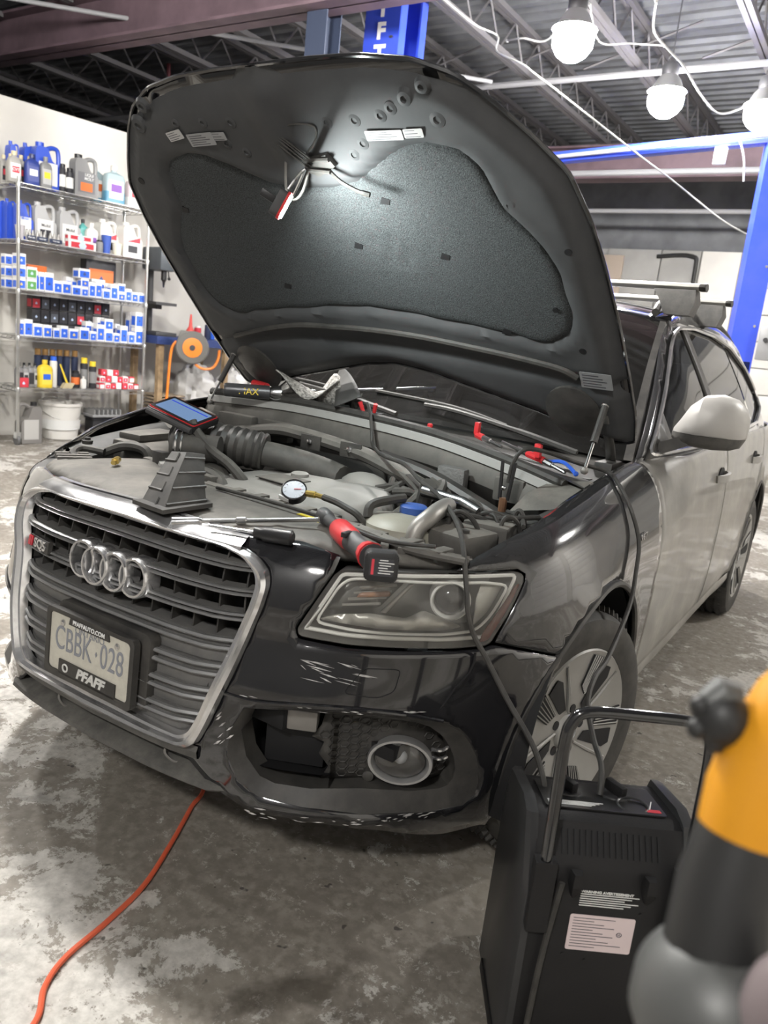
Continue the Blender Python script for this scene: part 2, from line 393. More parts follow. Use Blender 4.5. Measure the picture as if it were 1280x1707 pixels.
# ---------------------------------------------------------------- car body surfaces (pure maths, metres, car nose at y = 0, ground z = 0)
def mono(xs, ys):
    n = len(xs); d = [(ys[i+1]-ys[i])/(xs[i+1]-xs[i]) for i in range(n-1)]
    m = [d[0]] + [0 if d[i-1]*d[i] <= 0 else 2*d[i-1]*d[i]/(d[i-1]+d[i]) for i in range(1, n-1)] + [d[-1]]
    def f(x):
        if x <= xs[0]: return ys[0] + m[0]*(x-xs[0])
        if x >= xs[-1]: return ys[-1] + m[-1]*(x-xs[-1])
        i = 0
        while x > xs[i+1]: i += 1
        h = xs[i+1]-xs[i]; t = (x-xs[i])/h
        return ys[i]*(1+2*t)*(1-t)**2 + h*m[i]*t*(1-t)**2 + ys[i+1]*t*t*(3-2*t) + h*m[i+1]*t*t*(t-1)
    return f
PLAN = [(0,.02),(.2,.027),(.35,.05),(.5,.104),(.62,.175),(.72,.265),(.80,.36),(.86,.45),(.905,.54),(.932,.65),(.945,.8),(.949,1.1),(.949,2.0),(.949,3.0),(.945,3.7),(.925,4.2),(.88,4.42),(.78,4.55),(.5,4.62),(0,4.64)]
_S = [0.0]
for _a, _b in zip(PLAN, PLAN[1:]): _S.append(_S[-1] + math.hypot(_b[0]-_a[0], _b[1]-_a[1]))
_px = mono(_S, [p[0] for p in PLAN]); _py = mono(_S, [p[1] for p in PLAN])
_sy = mono([p[1] for p in PLAN[4:15]], _S[4:15])
def s_of_y(y): return _sy(y)                      # arc length of a point on the flank
_zt = mono([0,.5,.9,1.2,1.45,1.8,2.1,2.5,4.2,5.2,6.5], [.955,.94,.93,.965,1.0,1.04,1.065,1.07,1.10,1.10,1.05])
_dt = mono([0,.5,.9,1.2,1.45,1.8,2.1,2.4,4.2,5.2,6.5], [.15,.13,.12,.13,.145,.15,.13,.05,.045,.06,.10])
_df = mono([.15,.22,.3,.42,.55,.75,1.2], [-.05,.0,.03,.038,.03,0,0])
_ds = mono([.2,.25,.32,.42,.55,.7,.78,1.2], [-.07,-.05,-.03,-.012,-.004,0,0,0])
def flare(y, z):
    f = 0
    for yc in (.87, 3.69):
        r = math.hypot(y-yc, z-.36); f += .012*math.exp(-((r-.40)/.05)**2) if z > .2 else 0
    return f
def B(s, m, off=0.0):
    sg = -1 if s < 0 else 1; s = abs(s)
    e = 1e-3
    x, y = _px(s), _py(s); tx, ty = _px(s+e)-_px(max(0,s-e)), _py(s+e)-_py(max(0,s-e))
    l = math.hypot(tx, ty); nx, ny = ty/l, -tx/l
    w = min(1, max(0, (s-.55)/.65)); w = w*w*(3-2*w)
    mm = min(m, .75)
    d = _df(mm)*(1-w) + _ds(mm)*w
    if m <= .75: z = m
    else:
        q = (m-.75)/.35*math.pi/2
        z = .75 + (_zt(s)-.75)*math.sin(q); d -= _dt(s)*(1-math.cos(q))
    if s > 1.0 and m < .95: d += flare(y, z)
    d += off
    if sg < 0 and s > 1.0 and m > .75: z += .035*min(1, (s-1.0)/.4)*min(1, (m-.75)/.25)*(1 if s < 2.2 else max(0, 1-(s-2.2)/.5))
    return (sg*(x+nx*d), y+ny*d, z)
# ================================================================ the car
DIRT = (.22, .205, .18)
PAINT = mat('black_paint', (.005, .0055, .008), .08, coat=1, dirt=.06, dirtcol=DIRT, dscale=3.5, spec=.6)
SIDEPAINT = mat('dust_reflection_paint', (.010, .0105, .012), .12, coat=1, dirt=.80, dirtcol=(.46, .44, .40), dscale=2.2, spec=.6)  # pale tone mixes dust with the bright wall's reflection on the flanks
FENDP = mat('fender_paint', (.008, .0085, .011), .09, coat=1, dirt=.12, dirtcol=(.32, .31, .29), dscale=2.0, spec=.6)
BLKPL = mat('black_plastic', (.014, .014, .015), .45, dirt=.25, dirtcol=DIRT, dscale=14, bump=.05)
DIRTYPL = mat('dirty_plastic', (.03, .03, .031), .55, dirt=.75, dirtcol=(.2, .19, .17), dscale=18, bump=.08, up=.4)
DUSTPL = mat('dusty_engine_plastic', (.05, .048, .045), .6, dirt=.8, dirtcol=(.23, .215, .19), dscale=9, up=.7, bump=.05)
CHROME = mat('chrome', (.75, .75, .76), .10, 1, dirt=.22, dirtcol=(.3, .29, .27), dscale=22)
SATIN = mat('satin_silver', (.42, .42, .42), .32, .85, dirt=.35, dirtcol=(.25, .245, .235), dscale=30)
SLATM = mat('grey_slat', (.11, .11, .112), .4, .3, dirt=.55, dirtcol=(.24, .23, .21), dscale=25)
DARK = mat('dark_void', (.006, .006, .007), .7)
RUBBER = mat('black_rubber', (.012, .012, .012), .6, dirt=.2, dirtcol=DIRT, dscale=20)
STEEL = mat('bright_steel', (.6, .6, .6), .22, 1)
IRON = mat('dull_metal', (.25, .24, .23), .45, .8, dirt=.4, dirtcol=(.16, .15, .13), dscale=25)
WHITEP = mat('white_print', (.8, .8, .8), .5)
def glass_mat(name, tint, rough=.02, film=0):
    m = bpy.data.materials.new(name); m.use_nodes = True; nt = m.node_tree; nt.nodes.clear(); L = nt.links.new
    out = _n(nt, 'ShaderNodeOutputMaterial'); mix = _n(nt, 'ShaderNodeMixShader'); tr = _n(nt, 'ShaderNodeBsdfTransparent'); gl = _n(nt, 'ShaderNodeBsdfGlossy')
    fr = _n(nt, 'ShaderNodeFresnel'); fr.inputs[0].default_value = 1.52; tr.inputs[0].default_value = (*tint, 1); gl.inputs['Roughness'].default_value = rough
    L(fr.outputs[0], mix.inputs[0]); L(tr.outputs[0], mix.inputs[1]); L(gl.outputs[0], mix.inputs[2]); sh = mix.outputs[0]
    if film:
        di = _n(nt, 'ShaderNodeBsdfDiffuse'); di.inputs[0].default_value = (.45, .43, .4, 1); m2 = _n(nt, 'ShaderNodeMixShader'); m2.inputs[0].default_value = film
        L(sh, m2.inputs[1]); L(di.outputs[0], m2.inputs[2]); sh = m2.outputs[0]
    L(sh, out.inputs[0]); return m
GLASS = glass_mat('tinted_glass', (.42, .45, .44), film=.02)
SGLASS = glass_mat('side_glass', (.22, .24, .24), film=.01)
DGLASS = glass_mat('privacy_glass', (.10, .11, .11), film=.02)
LENS = glass_mat('headlamp_lens', (.95, .95, .93), film=.10)

car = empty('car'); tag(car, 'dusty black sport utility car with its hood propped open and roof bars', 'car')

# ---- front bumper skin
def mir(h):  # close a half outline (s >= 0, starting and ending on s = 0) across the middle
    return h + [(-s, m) for s, m in reversed(h) if s > 1e-6]
bump_half = [(0, .975), (.40, .975), (.50, .985), (.597, .955), (.585, .90), (.553, .821), (.515, .738), (.522, .716), (.629, .708), (.716, .707), (.85, .705), (.95, .708), (.968, .716),
             (1.188, .660), (1.145, .532), (1.106, .375), (1.092, .225), (1.06, .195), (.93, .205), (.857, .228), (.756, .268), (.645, .293), (.54, .302), (.45, .302), (.36, .345), (.30, .395), (0, .40)]
gr_half = [(0, .935), (.33, .932), (.395, .912), (.433, .875), (.442, .839), (.433, .78), (.387, .628), (.343, .494), (.322, .448), (.297, .432), (0, .432)]
fog_out = [(.425, .548), (.53, .563), (.63, .570), (.70, .566), (.773, .557), (.83, .548), (.874, .535), (.912, .512), (.94, .48), (.965, .44), (.979, .401), (.990, .36), (.988, .326), (.96, .300), (.85, .306), (.70, .322), (.57, .336), (.47, .345), (.425, .375), (.398, .43), (.40, .49)]
fog_in = [(.435, .536), (.53, .548), (.63, .550), (.69, .547), (.76, .540), (.81, .530), (.845, .516), (.88, .490), (.905, .458), (.922, .425), (.930, .395), (.930, .37), (.918, .350), (.895, .345), (.82, .352), (.694, .372), (.58, .366), (.50, .366), (.464, .378), (.43, .420), (.413, .48)]
bumper = panel('front_bumper', rounded(mir(bump_half), .008, 2), B, PAINT, car, holes=[mir(gr_half), fog_out, [(-s, m) for s, m in fog_out]], step=.022, thick=.012)
for sg in (1, -1):
    mb = MB(); mb.loft([[B(sg*s, m) for s, m in fog_out], [B(sg*s, m, -.012) for s, m in [((a[0]*.6+b[0]*.4), (a[1]*.6+b[1]*.4)) for a, b in zip(fog_out, fog_in)]], [B(sg*s, m, -.03) for s, m in fog_in], [B(sg*s, m, -.09) for s, m in fog_in]])
    mb.build('fog_recess_rim', BLKPL, bumper)
    # outer half: honeycomb insert round the lamp; inner half: bare cavity with the bracket behind
    ins = [p for p in fog_in if p[0] >= .60]; ins = [(.60, .549)] + [p for p in fog_in if p[0] > .61] + [(.60, .367), (.615, .40), (.59, .43), (.60, .46), (.57, .47), (.59, .50)]
    panel('fog_insert', [(sg*s, m) for s, m in ins], lambda s, m: B(s, m, -.075), BLKPL, bumper, step=.02, thick=.004)
    hexb = MB()
    for i in range(16):
        for j in range(12):
            s0, m0 = .60+i*.024, .35+j*.0185+(i % 2)*.009
            if inpoly(s0, m0, ins) and segd(s0, m0, ins) > .012 and math.hypot((s0-.787)/.085, (m0-.427)/.075) > 1:
                hexb.tube([B(sg*(s0+.012*math.cos(PI/3*k)), m0+.009*math.sin(PI/3*k), -.071) for k in range(6)], .0016, 4, closed=True)
    hexb.build('honeycomb_mesh', BLKPL, bumper)
    cav = MB(); cv = [(.41, .55), (.62, .56), (.62, .36), (.45, .36), (.41, .42)]
    cav.loft([[B(sg*s, m, -.03) for s, m in cv], [B(sg*s, m, -.20) for s, m in cv]]); cav._face([cav.bm.verts.new(V(B(sg*s, m, -.20))) for s, m in cv])
    cav.build('brake_duct_cavity', DARK, bumper)
    fo = MB(); fo.box(B(sg*.47, .515, -.085), (.10, .06, .05), bevel=.008); fo.build('absorber_foam', DARK, bumper)
    br = MB(); br.box(B(sg*.545, .515, -.075), (.07, .05, .05), Rz(sg*.5), bevel=.008); br.build('crash_bracket', IRON, bumper)
    du = MB(); du.loft([[B(sg*s, m, -.10) for s, m in ((.45, .47), (.60, .47), (.60, .38), (.45, .38))], [B(sg*s, m, -.16) for s, m in ((.44, .45), (.61, .46), (.61, .375), (.45, .375))]], cap=True); du.build('duct_panel', DARK, bumper)
    # fog lamp
    fl = empty('fog_lamp', parent=car); c0 = V(B(sg*.787, .427, -.055)); a = V(B(sg*.785, .445, 0)); nrm = (V((sg*.55, -1, 0))).normalized(); fm = frame(nrm, (0, 0, 1), c0)
    q = fm @ Matrix.Diagonal((.83, 1.12, 1, 1))
    rg = MB(); rg.lathe([(.052, -.01), (.056, .012), (.060, .020), (.066, .020), (.068, .012), (.066, -.01)], 36, q, cap=False); rg.build('trim_ring', SATIN, fl)
    rf = MB(); rf.lathe([(.001, -.035), (.02, -.032), (.04, -.02), (.052, .006)], 28, q, cap=False); rf.build('reflector', mat('lamp_reflector', (.25, .25, .25), .18, .9), fl)
    bl = MB(); bl.ball(c0 + nrm*-.01, .017, 12); bl.build('bulb', mat('bulb_glass', (.35, .36, .38), .1), fl)
    ln = MB(); ln.lathe([(.052, .008), (.04, .014), (.02, .018), (.001, .019)], 28, q, cap=False); ln.build('lens', LENS, fl)
    tb = MB()
    for k in (0, 1): tb.tube(spline([B(sg*(.867+.004*k), .444-.022*k, -.052), B(sg*.885, .448-.022*k, -.036), B(sg*.905, .452-.026*k, -.040)], 4), .0045, 6)
    tb.build('chrome_blade', CHROME, fl)
    sn = MB(); sn.lathe([(.013, -.004), (.013, .006), (.008, .008), (.001, .008)], 14, frame(nrm, None, B(sg*.715, .382, -.068))); sn.build('parking_sensor', BLKPL, bumper)
    tw = rounded([(.632, .612), (.672, .668), (.752, .667), (.741, .618), (.706, .604)], .012)
    tl = MB(); tl.tube([B(sg*s, m, .0006) for s, m in tw], .0011, 5, closed=True); tl.build('tow_eye_cover_seam', DARK, bumper)
    if sg > 0:
        ck = MB(); ck.tube([B(s, m, .0004) for s, m in ((.925, .702), (.925, .68), (.915, .655), (.885, .625), (.858, .585), (.85, .575))], [.003, .0028, .0026, .0022, .0018, .0008], 5); ck.build('crack', DARK, bumper)
    # ledge running above the recess
    lg = MB(); lg.tube(spline([B(sg*s, m, .002) for s, m in ((.36, .572), (.45, .567), (.55, .577), (.65, .580), (.74, .572), (.80, .561), (.86, .545))], 5), .0045, 6); lg.build('swage_ledge', PAINT, bumper)
# scuffs in the paint
sc_m = mat('scraped_paint', (.42, .41, .4), .6, var=.4, vscale=60)
rnd = random.Random(3); sm = MB()
def scuff(s, m, ds, dm, w):
    a, b = B(s, m, .0012), B(s+ds, m+dm, .0012); c = B(s+ds*.5, m+dm*.5+w, .0012); d = B(s+ds*.55, m+dm*.5-w, .0012)
    sm._face([sm.bm.verts.new(V(p)) for p in (a, d, b, c)])
for k in range(16): scuff(.53+rnd.random()*.12, .635+rnd.random()*.045, .012+rnd.random()*.05, -.004-rnd.random()*.008, .0006+rnd.random()*.0016)
for k in range(20): scuff(.40+rnd.random()*.42, .578-abs(rnd.gauss(0, .006)), .006+rnd.random()*.025, -.001, .0006+rnd.random()*.0012)
for k in range(34): scuff(.44+rnd.random()*.44, .312+rnd.gauss(0, .005)-.02*rnd.random(), .004+rnd.random()*.025, rnd.gauss(0, .003), .0008+rnd.random()*.0022)
for k in range(8): scuff(.35+rnd.random()*.05, .42+rnd.random()*.12, .01+rnd.random()*.01, .015, .001+rnd.random()*.002)
sm.build('scuff_marks', sc_m, bumper)
# lower valance blade in front of the opening
lip = MB(); prof = [(-.10, .375), (-.02, .368), (.012, .352), (.016, .343), (.010, .336), (-.04, .338), (-.10, .35)]
lip.loft([[B(s, m - .06*max(0, (abs(s)-.2))**1.5 - .06*max(0, abs(s)-.42), o - .45*max(0, abs(s)-.36)) for o, m in prof] for s in [-.56+.04*i for i in range(29)]], cap=True)
lip.build('front_lip', DIRTYPL, car)
vb = MB(); vp = [(.004, .432), (.010, .42), (.006, .402), (-.02, .39), (-.12, .40)]
vb.loft([[B(s, m, o) for o, m in vp] for s in [-.33+.033*i for i in range(21)]], closed=False); vb.build('valance_strip', DIRTYPL, bumper)
hk = MB()
for s in (-.16, .23): hk.tube(spline([B(s, .40, -.02), B(s, .375, -.012), B(s+.03, .362, -.012), B(s+.05, .362, -.03)], 4), .003, 6)
hk.build('retaining_clip', IRON, bumper)
shd = MB(); shd.grid(lambda s, t: (V(B(s, .39, -.05))*(1-t) + V((s*1.1, .55, .30))*t)[:], [-.6+.1*i for i in range(13)], [0, .5, 1]); shd.build('splash_shield', DARK, car)
rdb = MB(); rdb.box((0, .40, .62), (1.2, .05, .52)); rdb.build('radiator_block', DARK, car)

# ---- grille
gri = empty('grille', parent=car)
def fr_ring(o_in, off): # inset frame outline
    out = dens(rounded(mir(gr_half), .02, 3), .03); c = (0, .68); res = []
    for s, m in out:
        d = math.hypot(s-c[0], m-c[1]); k = o_in/d; res.append(B(s-(s-c[0])*k, m-(m-c[1])*k, off))
    return res
gf = MB(); gf.loft([fr_ring(-.010, .004), fr_ring(-.006, .022), fr_ring(.003, .028), fr_ring(.010, .024), fr_ring(.014, .012), fr_ring(.022, .010), fr_ring(.026, -.01)]); gf.build('chrome_surround', CHROME, gri)
tb = MB(); tb.loft([[B(s, m, o) for m, o in ((.925, .020), (.936, .026), (.955, .018), (.968, .002), (.972, -.02))] for s in [-.37+.037*i for i in range(21)]], closed=False); tb.build('chrome_top_bar', CHROME, gri)
rec = MB(); rec.loft([fr_ring(.012, .0), fr_ring(.02, -.09)]); rec.build('grille_tunnel', DARK, gri)
bk = MB(); bk._face([bk.bm.verts.new(V(p)) for p in fr_ring(.02, -.09)]); bk.build('radiator_screen', DARK, gri)
def gr_w(m):  # half width of the opening at height m
    P = [p for p in gr_half if p[0] > .25]; best = .4
    for a, b in zip(P, P[1:]):
        if min(a[1], b[1]) <= m <= max(a[1], b[1]) and a[1] != b[1]: best = a[0]+(b[0]-a[0])*(m-a[1])/(b[1]-a[1])
    return best
for k, m in enumerate((.868, .803, .738, .673, .611, .552, .492)):
    w0 = gr_w(m)-.02; sl = MB(); up = k < 3
    g_ = .0058 if up else .0095; h3 = .0030 if up else .0042
    for (dm, dep) in ((g_, .0), (-g_, .0)):
        rings = []
        n = 22
        for i in range(n+1):
            s = -w0 + 2*w0*i/n; e = max(0, (abs(s)-(w0-.06))/.06); o = .004 - .016*e
            rings.append([B(s, m+dm+a, o+b) for a, b in ((-h3, -.004), (-h3, .004), (0, .008), (h3, .004), (h3, -.004))])
        sl.loft(rings, cap=True)
    s_ob = sl.build('slat', SATIN, gri)
    bl = MB(); rings = []
    for i in range(n+1):
        s = -w0 + 2*w0*i/n; e = max(0, (abs(s)-(w0-.06))/.06); o = -.004-.016*e
        lo = -.006 if up else -.046; bd_ = -.028 if up else -.05
        rings.append([B(s, m+lo, o-.008), B(s, m+(.0085 if up else .013), o-.001), B(s, m+(.010 if up else .016), o+bd_), B(s, m+lo, o+bd_)])
    bl.loft(rings, cap=True); bl.build('slat_blade', SLATM, s_ob)
for i in range(13):
    s = -.39+.065*i; rb = MB(); ms = [.45+.03*j for j in range(16)]
    ms = [q for q in ms if abs(s) < gr_w(q)-.015]
    rb.loft([[B(s-.002, q, -.085), B(s-.002, q, -.018), B(s+.002, q, -.018), B(s+.002, q, -.085)] for q in ms], cap=True); rb.build('rib', BLKPL, gri)
# four ring badge
em = empty('ring_emblem', parent=car); ec = V((.004, .004, .766))
lean = frame((0, -1, .10), (1, 0, 0))
for k in range(4):
    c = ec + V((-.0945+.063*k, .006*abs(k-1.5)**1.5-.004*(k % 2), 0)); mt = lean.copy(); mt.translation = c
    rg = MB(); rg.lathe([(.0385, -.035), (.0390, .004), (.0405, .009), (.0455, .009), (.0485, .004), (.0485, -.035)], 40, mt, cap=False); rg.build('ring', CHROME, em)
# model badge: red blocks then letters
bd = empty('model_badge', parent=car); b0 = V(B(-.285, .758, .016)); t1 = (V(B(-.25, .758, .016))-V(B(-.32, .758, .016))).normalized(); bm_ = frame(t1.cross(V((0, .08, 1))), t1, b0)
bp = MB(); bp.prism([(-.052, -.016), (.055, -.016), (.058, .016), (-.047, .016)], -.012, 0, bm_); bp.build('badge_plate', BLKPL, bd)
rr_ = MB(); rr_.prism([(-.052, -.013), (-.040, -.013), (-.034, .013), (-.046, .013)], 0, .003, bm_); rr_.prism([(-.037, -.013), (-.031, -.013), (-.025, .013), (-.031, .013)], 0, .003, bm_); rr_.build('red_blocks', mat('badge_red', (.6, .03, .05), .3), bd)
text('badge_letters', 'SQ5', .034, bm_ @ Matrix.Translation((.016, 0, .002)), CHROME, bd, sx=1.05, extrude=.002, bold=.0008)
# licence plate in its dealer frame on a plinth
lp = empty('licence_plate', parent=car); pc = V((.004, -.038, .556)); pm = frame((0, -1, .05), (1, 0, 0), pc)
LPW = mat('plate_white', (.62, .60, .52), .45, dirt=.5, dirtcol=(.33, .31, .27), dscale=40); LPB = mat('faded_blue', (.23, .24, .27), .5)
q = MB(); q.prism(rrect(.335, .185, .02), -.055, -.022, pm @ Matrix.Translation((.016, .008, 0)), bevel=.004); q.build('plinth', BLKPL, lp)
q = MB(); q.prism(rrect(.30, .15, .01), -.004, .0, pm); q.build('plate', LPW, lp)
po = dens(rrect(.322, .172, .014), .02); pi_ = [(x*.915, y*.845+.003) for x, y in po]
q = MB(); q.loft([[pm @ V((x, y, -.014)) for x, y in po], [pm @ V((x, y, .004)) for x, y in po], [pm @ V((x, y, .004)) for x, y in pi_], [pm @ V((x, y, -.002)) for x, y in pi_]]); q.prism([(-.105, -.075), (.105, -.075), (.105, -.038), (-.105, -.038)], .0005, .004, pm); q.prism([(-.075, .058), (.075, .058), (.07, .077), (-.07, .077)], .0005, .004, pm); q.build('plate_frame', BLKPL, lp)
for x in (-.1, .1):
    q = MB(); q.lathe([(.008, 0), (.008, .003), (.004, .005), (.001, .005)], 12, pm @ Matrix.Translation((x, .055, 0))); q.build('screw', STEEL, lp)
text('plate_letters', 'CBBK', .086, pm @ Matrix.Translation((-.058, .012, .0008)), LPB, lp, sx=.66); text('plate_digits', '028', .086, pm @ Matrix.Translation((.084, .012, .0008)), LPB, lp, sx=.66)
q = MB(); q.prism([(-.004, 0), (0, .007), (.004, 0), (0, -.007)], .0004, .001, pm @ Matrix.Translation((.028, .012, 0))); q.build('plate_crown', LPB, lp)
text('province_name', 'ONTARIO', .024, pm @ Matrix.Translation((0, .050, .0006)), LPB, lp, sx=1.0)
text('dealer_web_address', 'PFAFFAUTO.COM', .015, pm @ Matrix.Translation((0, .067, .0046)), WHITEP, lp, bold=.0004)
text('dealer_name', 'PFAFF', .034, pm @ Matrix.Translation((.015, -.055, .0046)), mat('dealer_grey', (.6, .6, .58), .5), lp, sx=1.15, shear=.25, bold=.0016)
q = MB(); q.torus((0, 0, 0), .009, .0024, 16, 6); q.bm.transform(pm @ Matrix.Translation((-.078, -.055, .0046))); q.build('dealer_logo', MATS['dealer_grey'], lp)

# ---- headlamps
hl = [(.520, .738), (.526, .724), (.629, .717), (.716, .716), (.85, .714), (.947, .717), (.962, .724), (.996, .789), (1.044, .883), (1.047, .903), (1.03, .916), (.943, .924), (.749, .920), (.658, .914), (.604, .908), (.589, .896), (.557, .821)]
def inset(poly, d):
    cx = sum(p[0] for p in poly)/len(poly); cy = sum(p[1] for p in poly)/len(poly); out = []; n = len(poly)
    for i in range(n):
        a, b, c = V(poly[i-1]), V(poly[i]), V(poly[(i+1) % n]); t1 = (b-a).normalized(); t2 = (c-b).normalized(); n1 = V((-t1.y, t1.x)); n2 = V((-t2.y, t2.x)); nn = (n1+n2)
        nn = nn.normalized() if nn.length > 1e-6 else n1
        out.append(tuple(b+nn*d/max(.5, nn.dot(n1))))
    return out
HLR = rounded(hl, .02, 3)
LEDM = mat('light_guide', (.95, .95, .92), .25, spec=.7)
AMB = mat('side_reflector', (.20, .075, .06), .25)
HSG = mat('lamp_housing', (.22, .22, .215), .3, .5)
HSL = mat('lamp_bezel', (.50, .49, .46), .3, .5)
for sg in (1, -1):
    H = empty('headlight', parent=car); F_ = lambda o: (lambda s, m: B(sg*s, m, o)); fl = sg > 0
    panel('lens', HLR, F_(.001), LENS, H, step=.03, thick=0, flip=not fl)
    hb = MB(); A = [B(sg*s, m, -.002) for s, m in HLR]; Bk = [B(sg*s, m, -.09) for s, m in inset(HLR, .02)]; hb.loft([A, Bk]); hb._face([hb.bm.verts.new(V(p)) for p in Bk]); hb.build('housing', HSG, H)
    def strip(pts, wdt, off, name, m_):
        q = MB(); q.loft([[B(sg*s, m+wdt/2, off), B(sg*s, m-wdt/2, off), B(sg*s, m-wdt/2, off-.012), B(sg*s, m+wdt/2, off-.012)] for s, m in pts], cap=True); return q.build(name, m_, H)
    ri = inset(HLR, .016)
    q = MB(); q.tube([B(sg*s, m, -.012) for s, m in ri], .0045, 6, closed=True); q.build('light_guide', LEDM, H)
    ri2 = [(.555, .752), (.64, .742), (.72, .739), (.85, .738), (.93, .745), (.965, .785), (1.015, .868), (.95, .884), (.75, .884), (.66, .884), (.62, .878), (.597, .85)]
    q = MB(); q.tube([B(sg*s, m, -.02) for s, m in dens(rounded(ri2, .02, 3), .03)], .0035, 6, closed=True); q.build('bezel_edge', LEDM, H)
    panel('bezel_shelf', rounded([(.56, .757), (.70, .745), (.85, .743), (.90, .752), (.80, .80), (.76, .775), (.68, .785), (.60, .775)], .01), F_(-.03), HSL, H, step=.03, thick=.004, flip=not fl)
    panel('turn_signal_bowl', rounded([(.575, .775), (.70, .792), (.765, .875), (.66, .88), (.62, .872), (.60, .845)], .012), F_(-.055), HSG, H, step=.03, thick=.004, flip=not fl)
    for k in range(4):
        q = MB(); q.tube([B(sg*(.61+.012*k), .80+.017*k, -.035), B(sg*(.70+.012*k), .812+.018*k, -.035)], .003, 5); q.build('turn_signal_fin', HSL, H)
    panel('amber_insert', rounded([(.64, .825), (.72, .835), (.72, .85), (.65, .84)], .006), F_(-.03), mat('amber_bulb_bowl', (.35, .2, .14), .3), H, step=.03, thick=.003, flip=not fl)
    c = V(B(sg*.875, .825, -.055)); nv = (V(B(sg*.875, .825, 0))-V(B(sg*.875, .825, -.05))).normalized(); pmx = frame((nv+V((0, -.6, 0))).normalized(), (0, 0, 1), c)
    q = MB(); q.lathe([(.046, -.02), (.046, .022), (.042, .026), (.038, .02), (.038, -.01)], 32, pmx, cap=False); q.build('projector_ring', LEDM, H)
    q = MB(); q.lathe([(.038, .0), (.034, .016), (.022, .027), (.001, .031)], 28, pmx, cap=False); q.build('projector_lens', mat('dark_projector', (.03, .03, .032), .03, spec=.9), H)
    panel('side_reflector', rounded([(.935, .722), (.958, .727), (.992, .79), (1.038, .876), (1.025, .872), (.975, .80), (.952, .762)], .006), F_(-.006), AMB, H, step=.03, thick=.003, flip=not fl)
    panel('side_bezel', rounded([(.93, .75), (.965, .79), (1.012, .868), (.95, .875), (.935, .83)], .008), F_(-.035), mat('pale_bezel', (.42, .41, .37), .4), H, step=.03, thick=.003, flip=not fl)
    panel('divider', [(.70, .792), (.712, .79), (.775, .875), (.765, .878)], F_(-.026), HSL, H, step=.03, thick=.004, flip=not fl)

# ---- flanks
ARC = lambda yc, a0, a1, n, r=.40, zc=.38: [(s_of_y(yc + r*math.cos(a0+(a1-a0)*i/n)), zc + r*math.sin(a0+(a1-a0)*i/n)) for i in range(n+1)]
a_s = math.asin((.345-.38)/.40); a_f = PI-math.asin((.668-.38)/.40)
fender_o = [(.869, .932), (.93, .985), (1.0, 1.03), (1.1, 1.07), (1.25, 1.095), (1.4, 1.1), (2.02, 1.1), (2.012, .95), (1.996, .8), (1.99, .65), (1.99, .345)] + ARC(.88, a_s, a_f, 26) + [(.974, .723), (1.003, .789), (1.051, .883), (1.055, .905), (1.035, .924), (.945, .932)]
ys = s_of_y
fd_o = [(ys(1.438), 1.1), (ys(1.43), .95), (ys(1.415), .8), (ys(1.41), .65), (ys(1.41), .345), (ys(2.49), .345), (ys(2.49), 1.1)]
a2 = PI - math.asin((.345-.38)/.40)
rd_o = [(ys(2.50), 1.1), (ys(2.50), .345)] + [(ys(3.69-.40*math.cos(a)), .38+.40*math.sin(a)) for a in [-.0876+i*(1.15/12) for i in range(13)]] + [(ys(3.60), .86), (ys(3.66), 1.1)]
qp_o = [(ys(3.67), 1.1), (ys(3.61), .86), (ys(3.54), .75)] + [(ys(3.69-.40*math.cos(a)), .38+.40*math.sin(a)) for a in [1.15+i*(2.08/18) for i in range(19)]] + [(4.95, .30), (5.3, .28), (5.95, .28), (5.95, 1.1)]
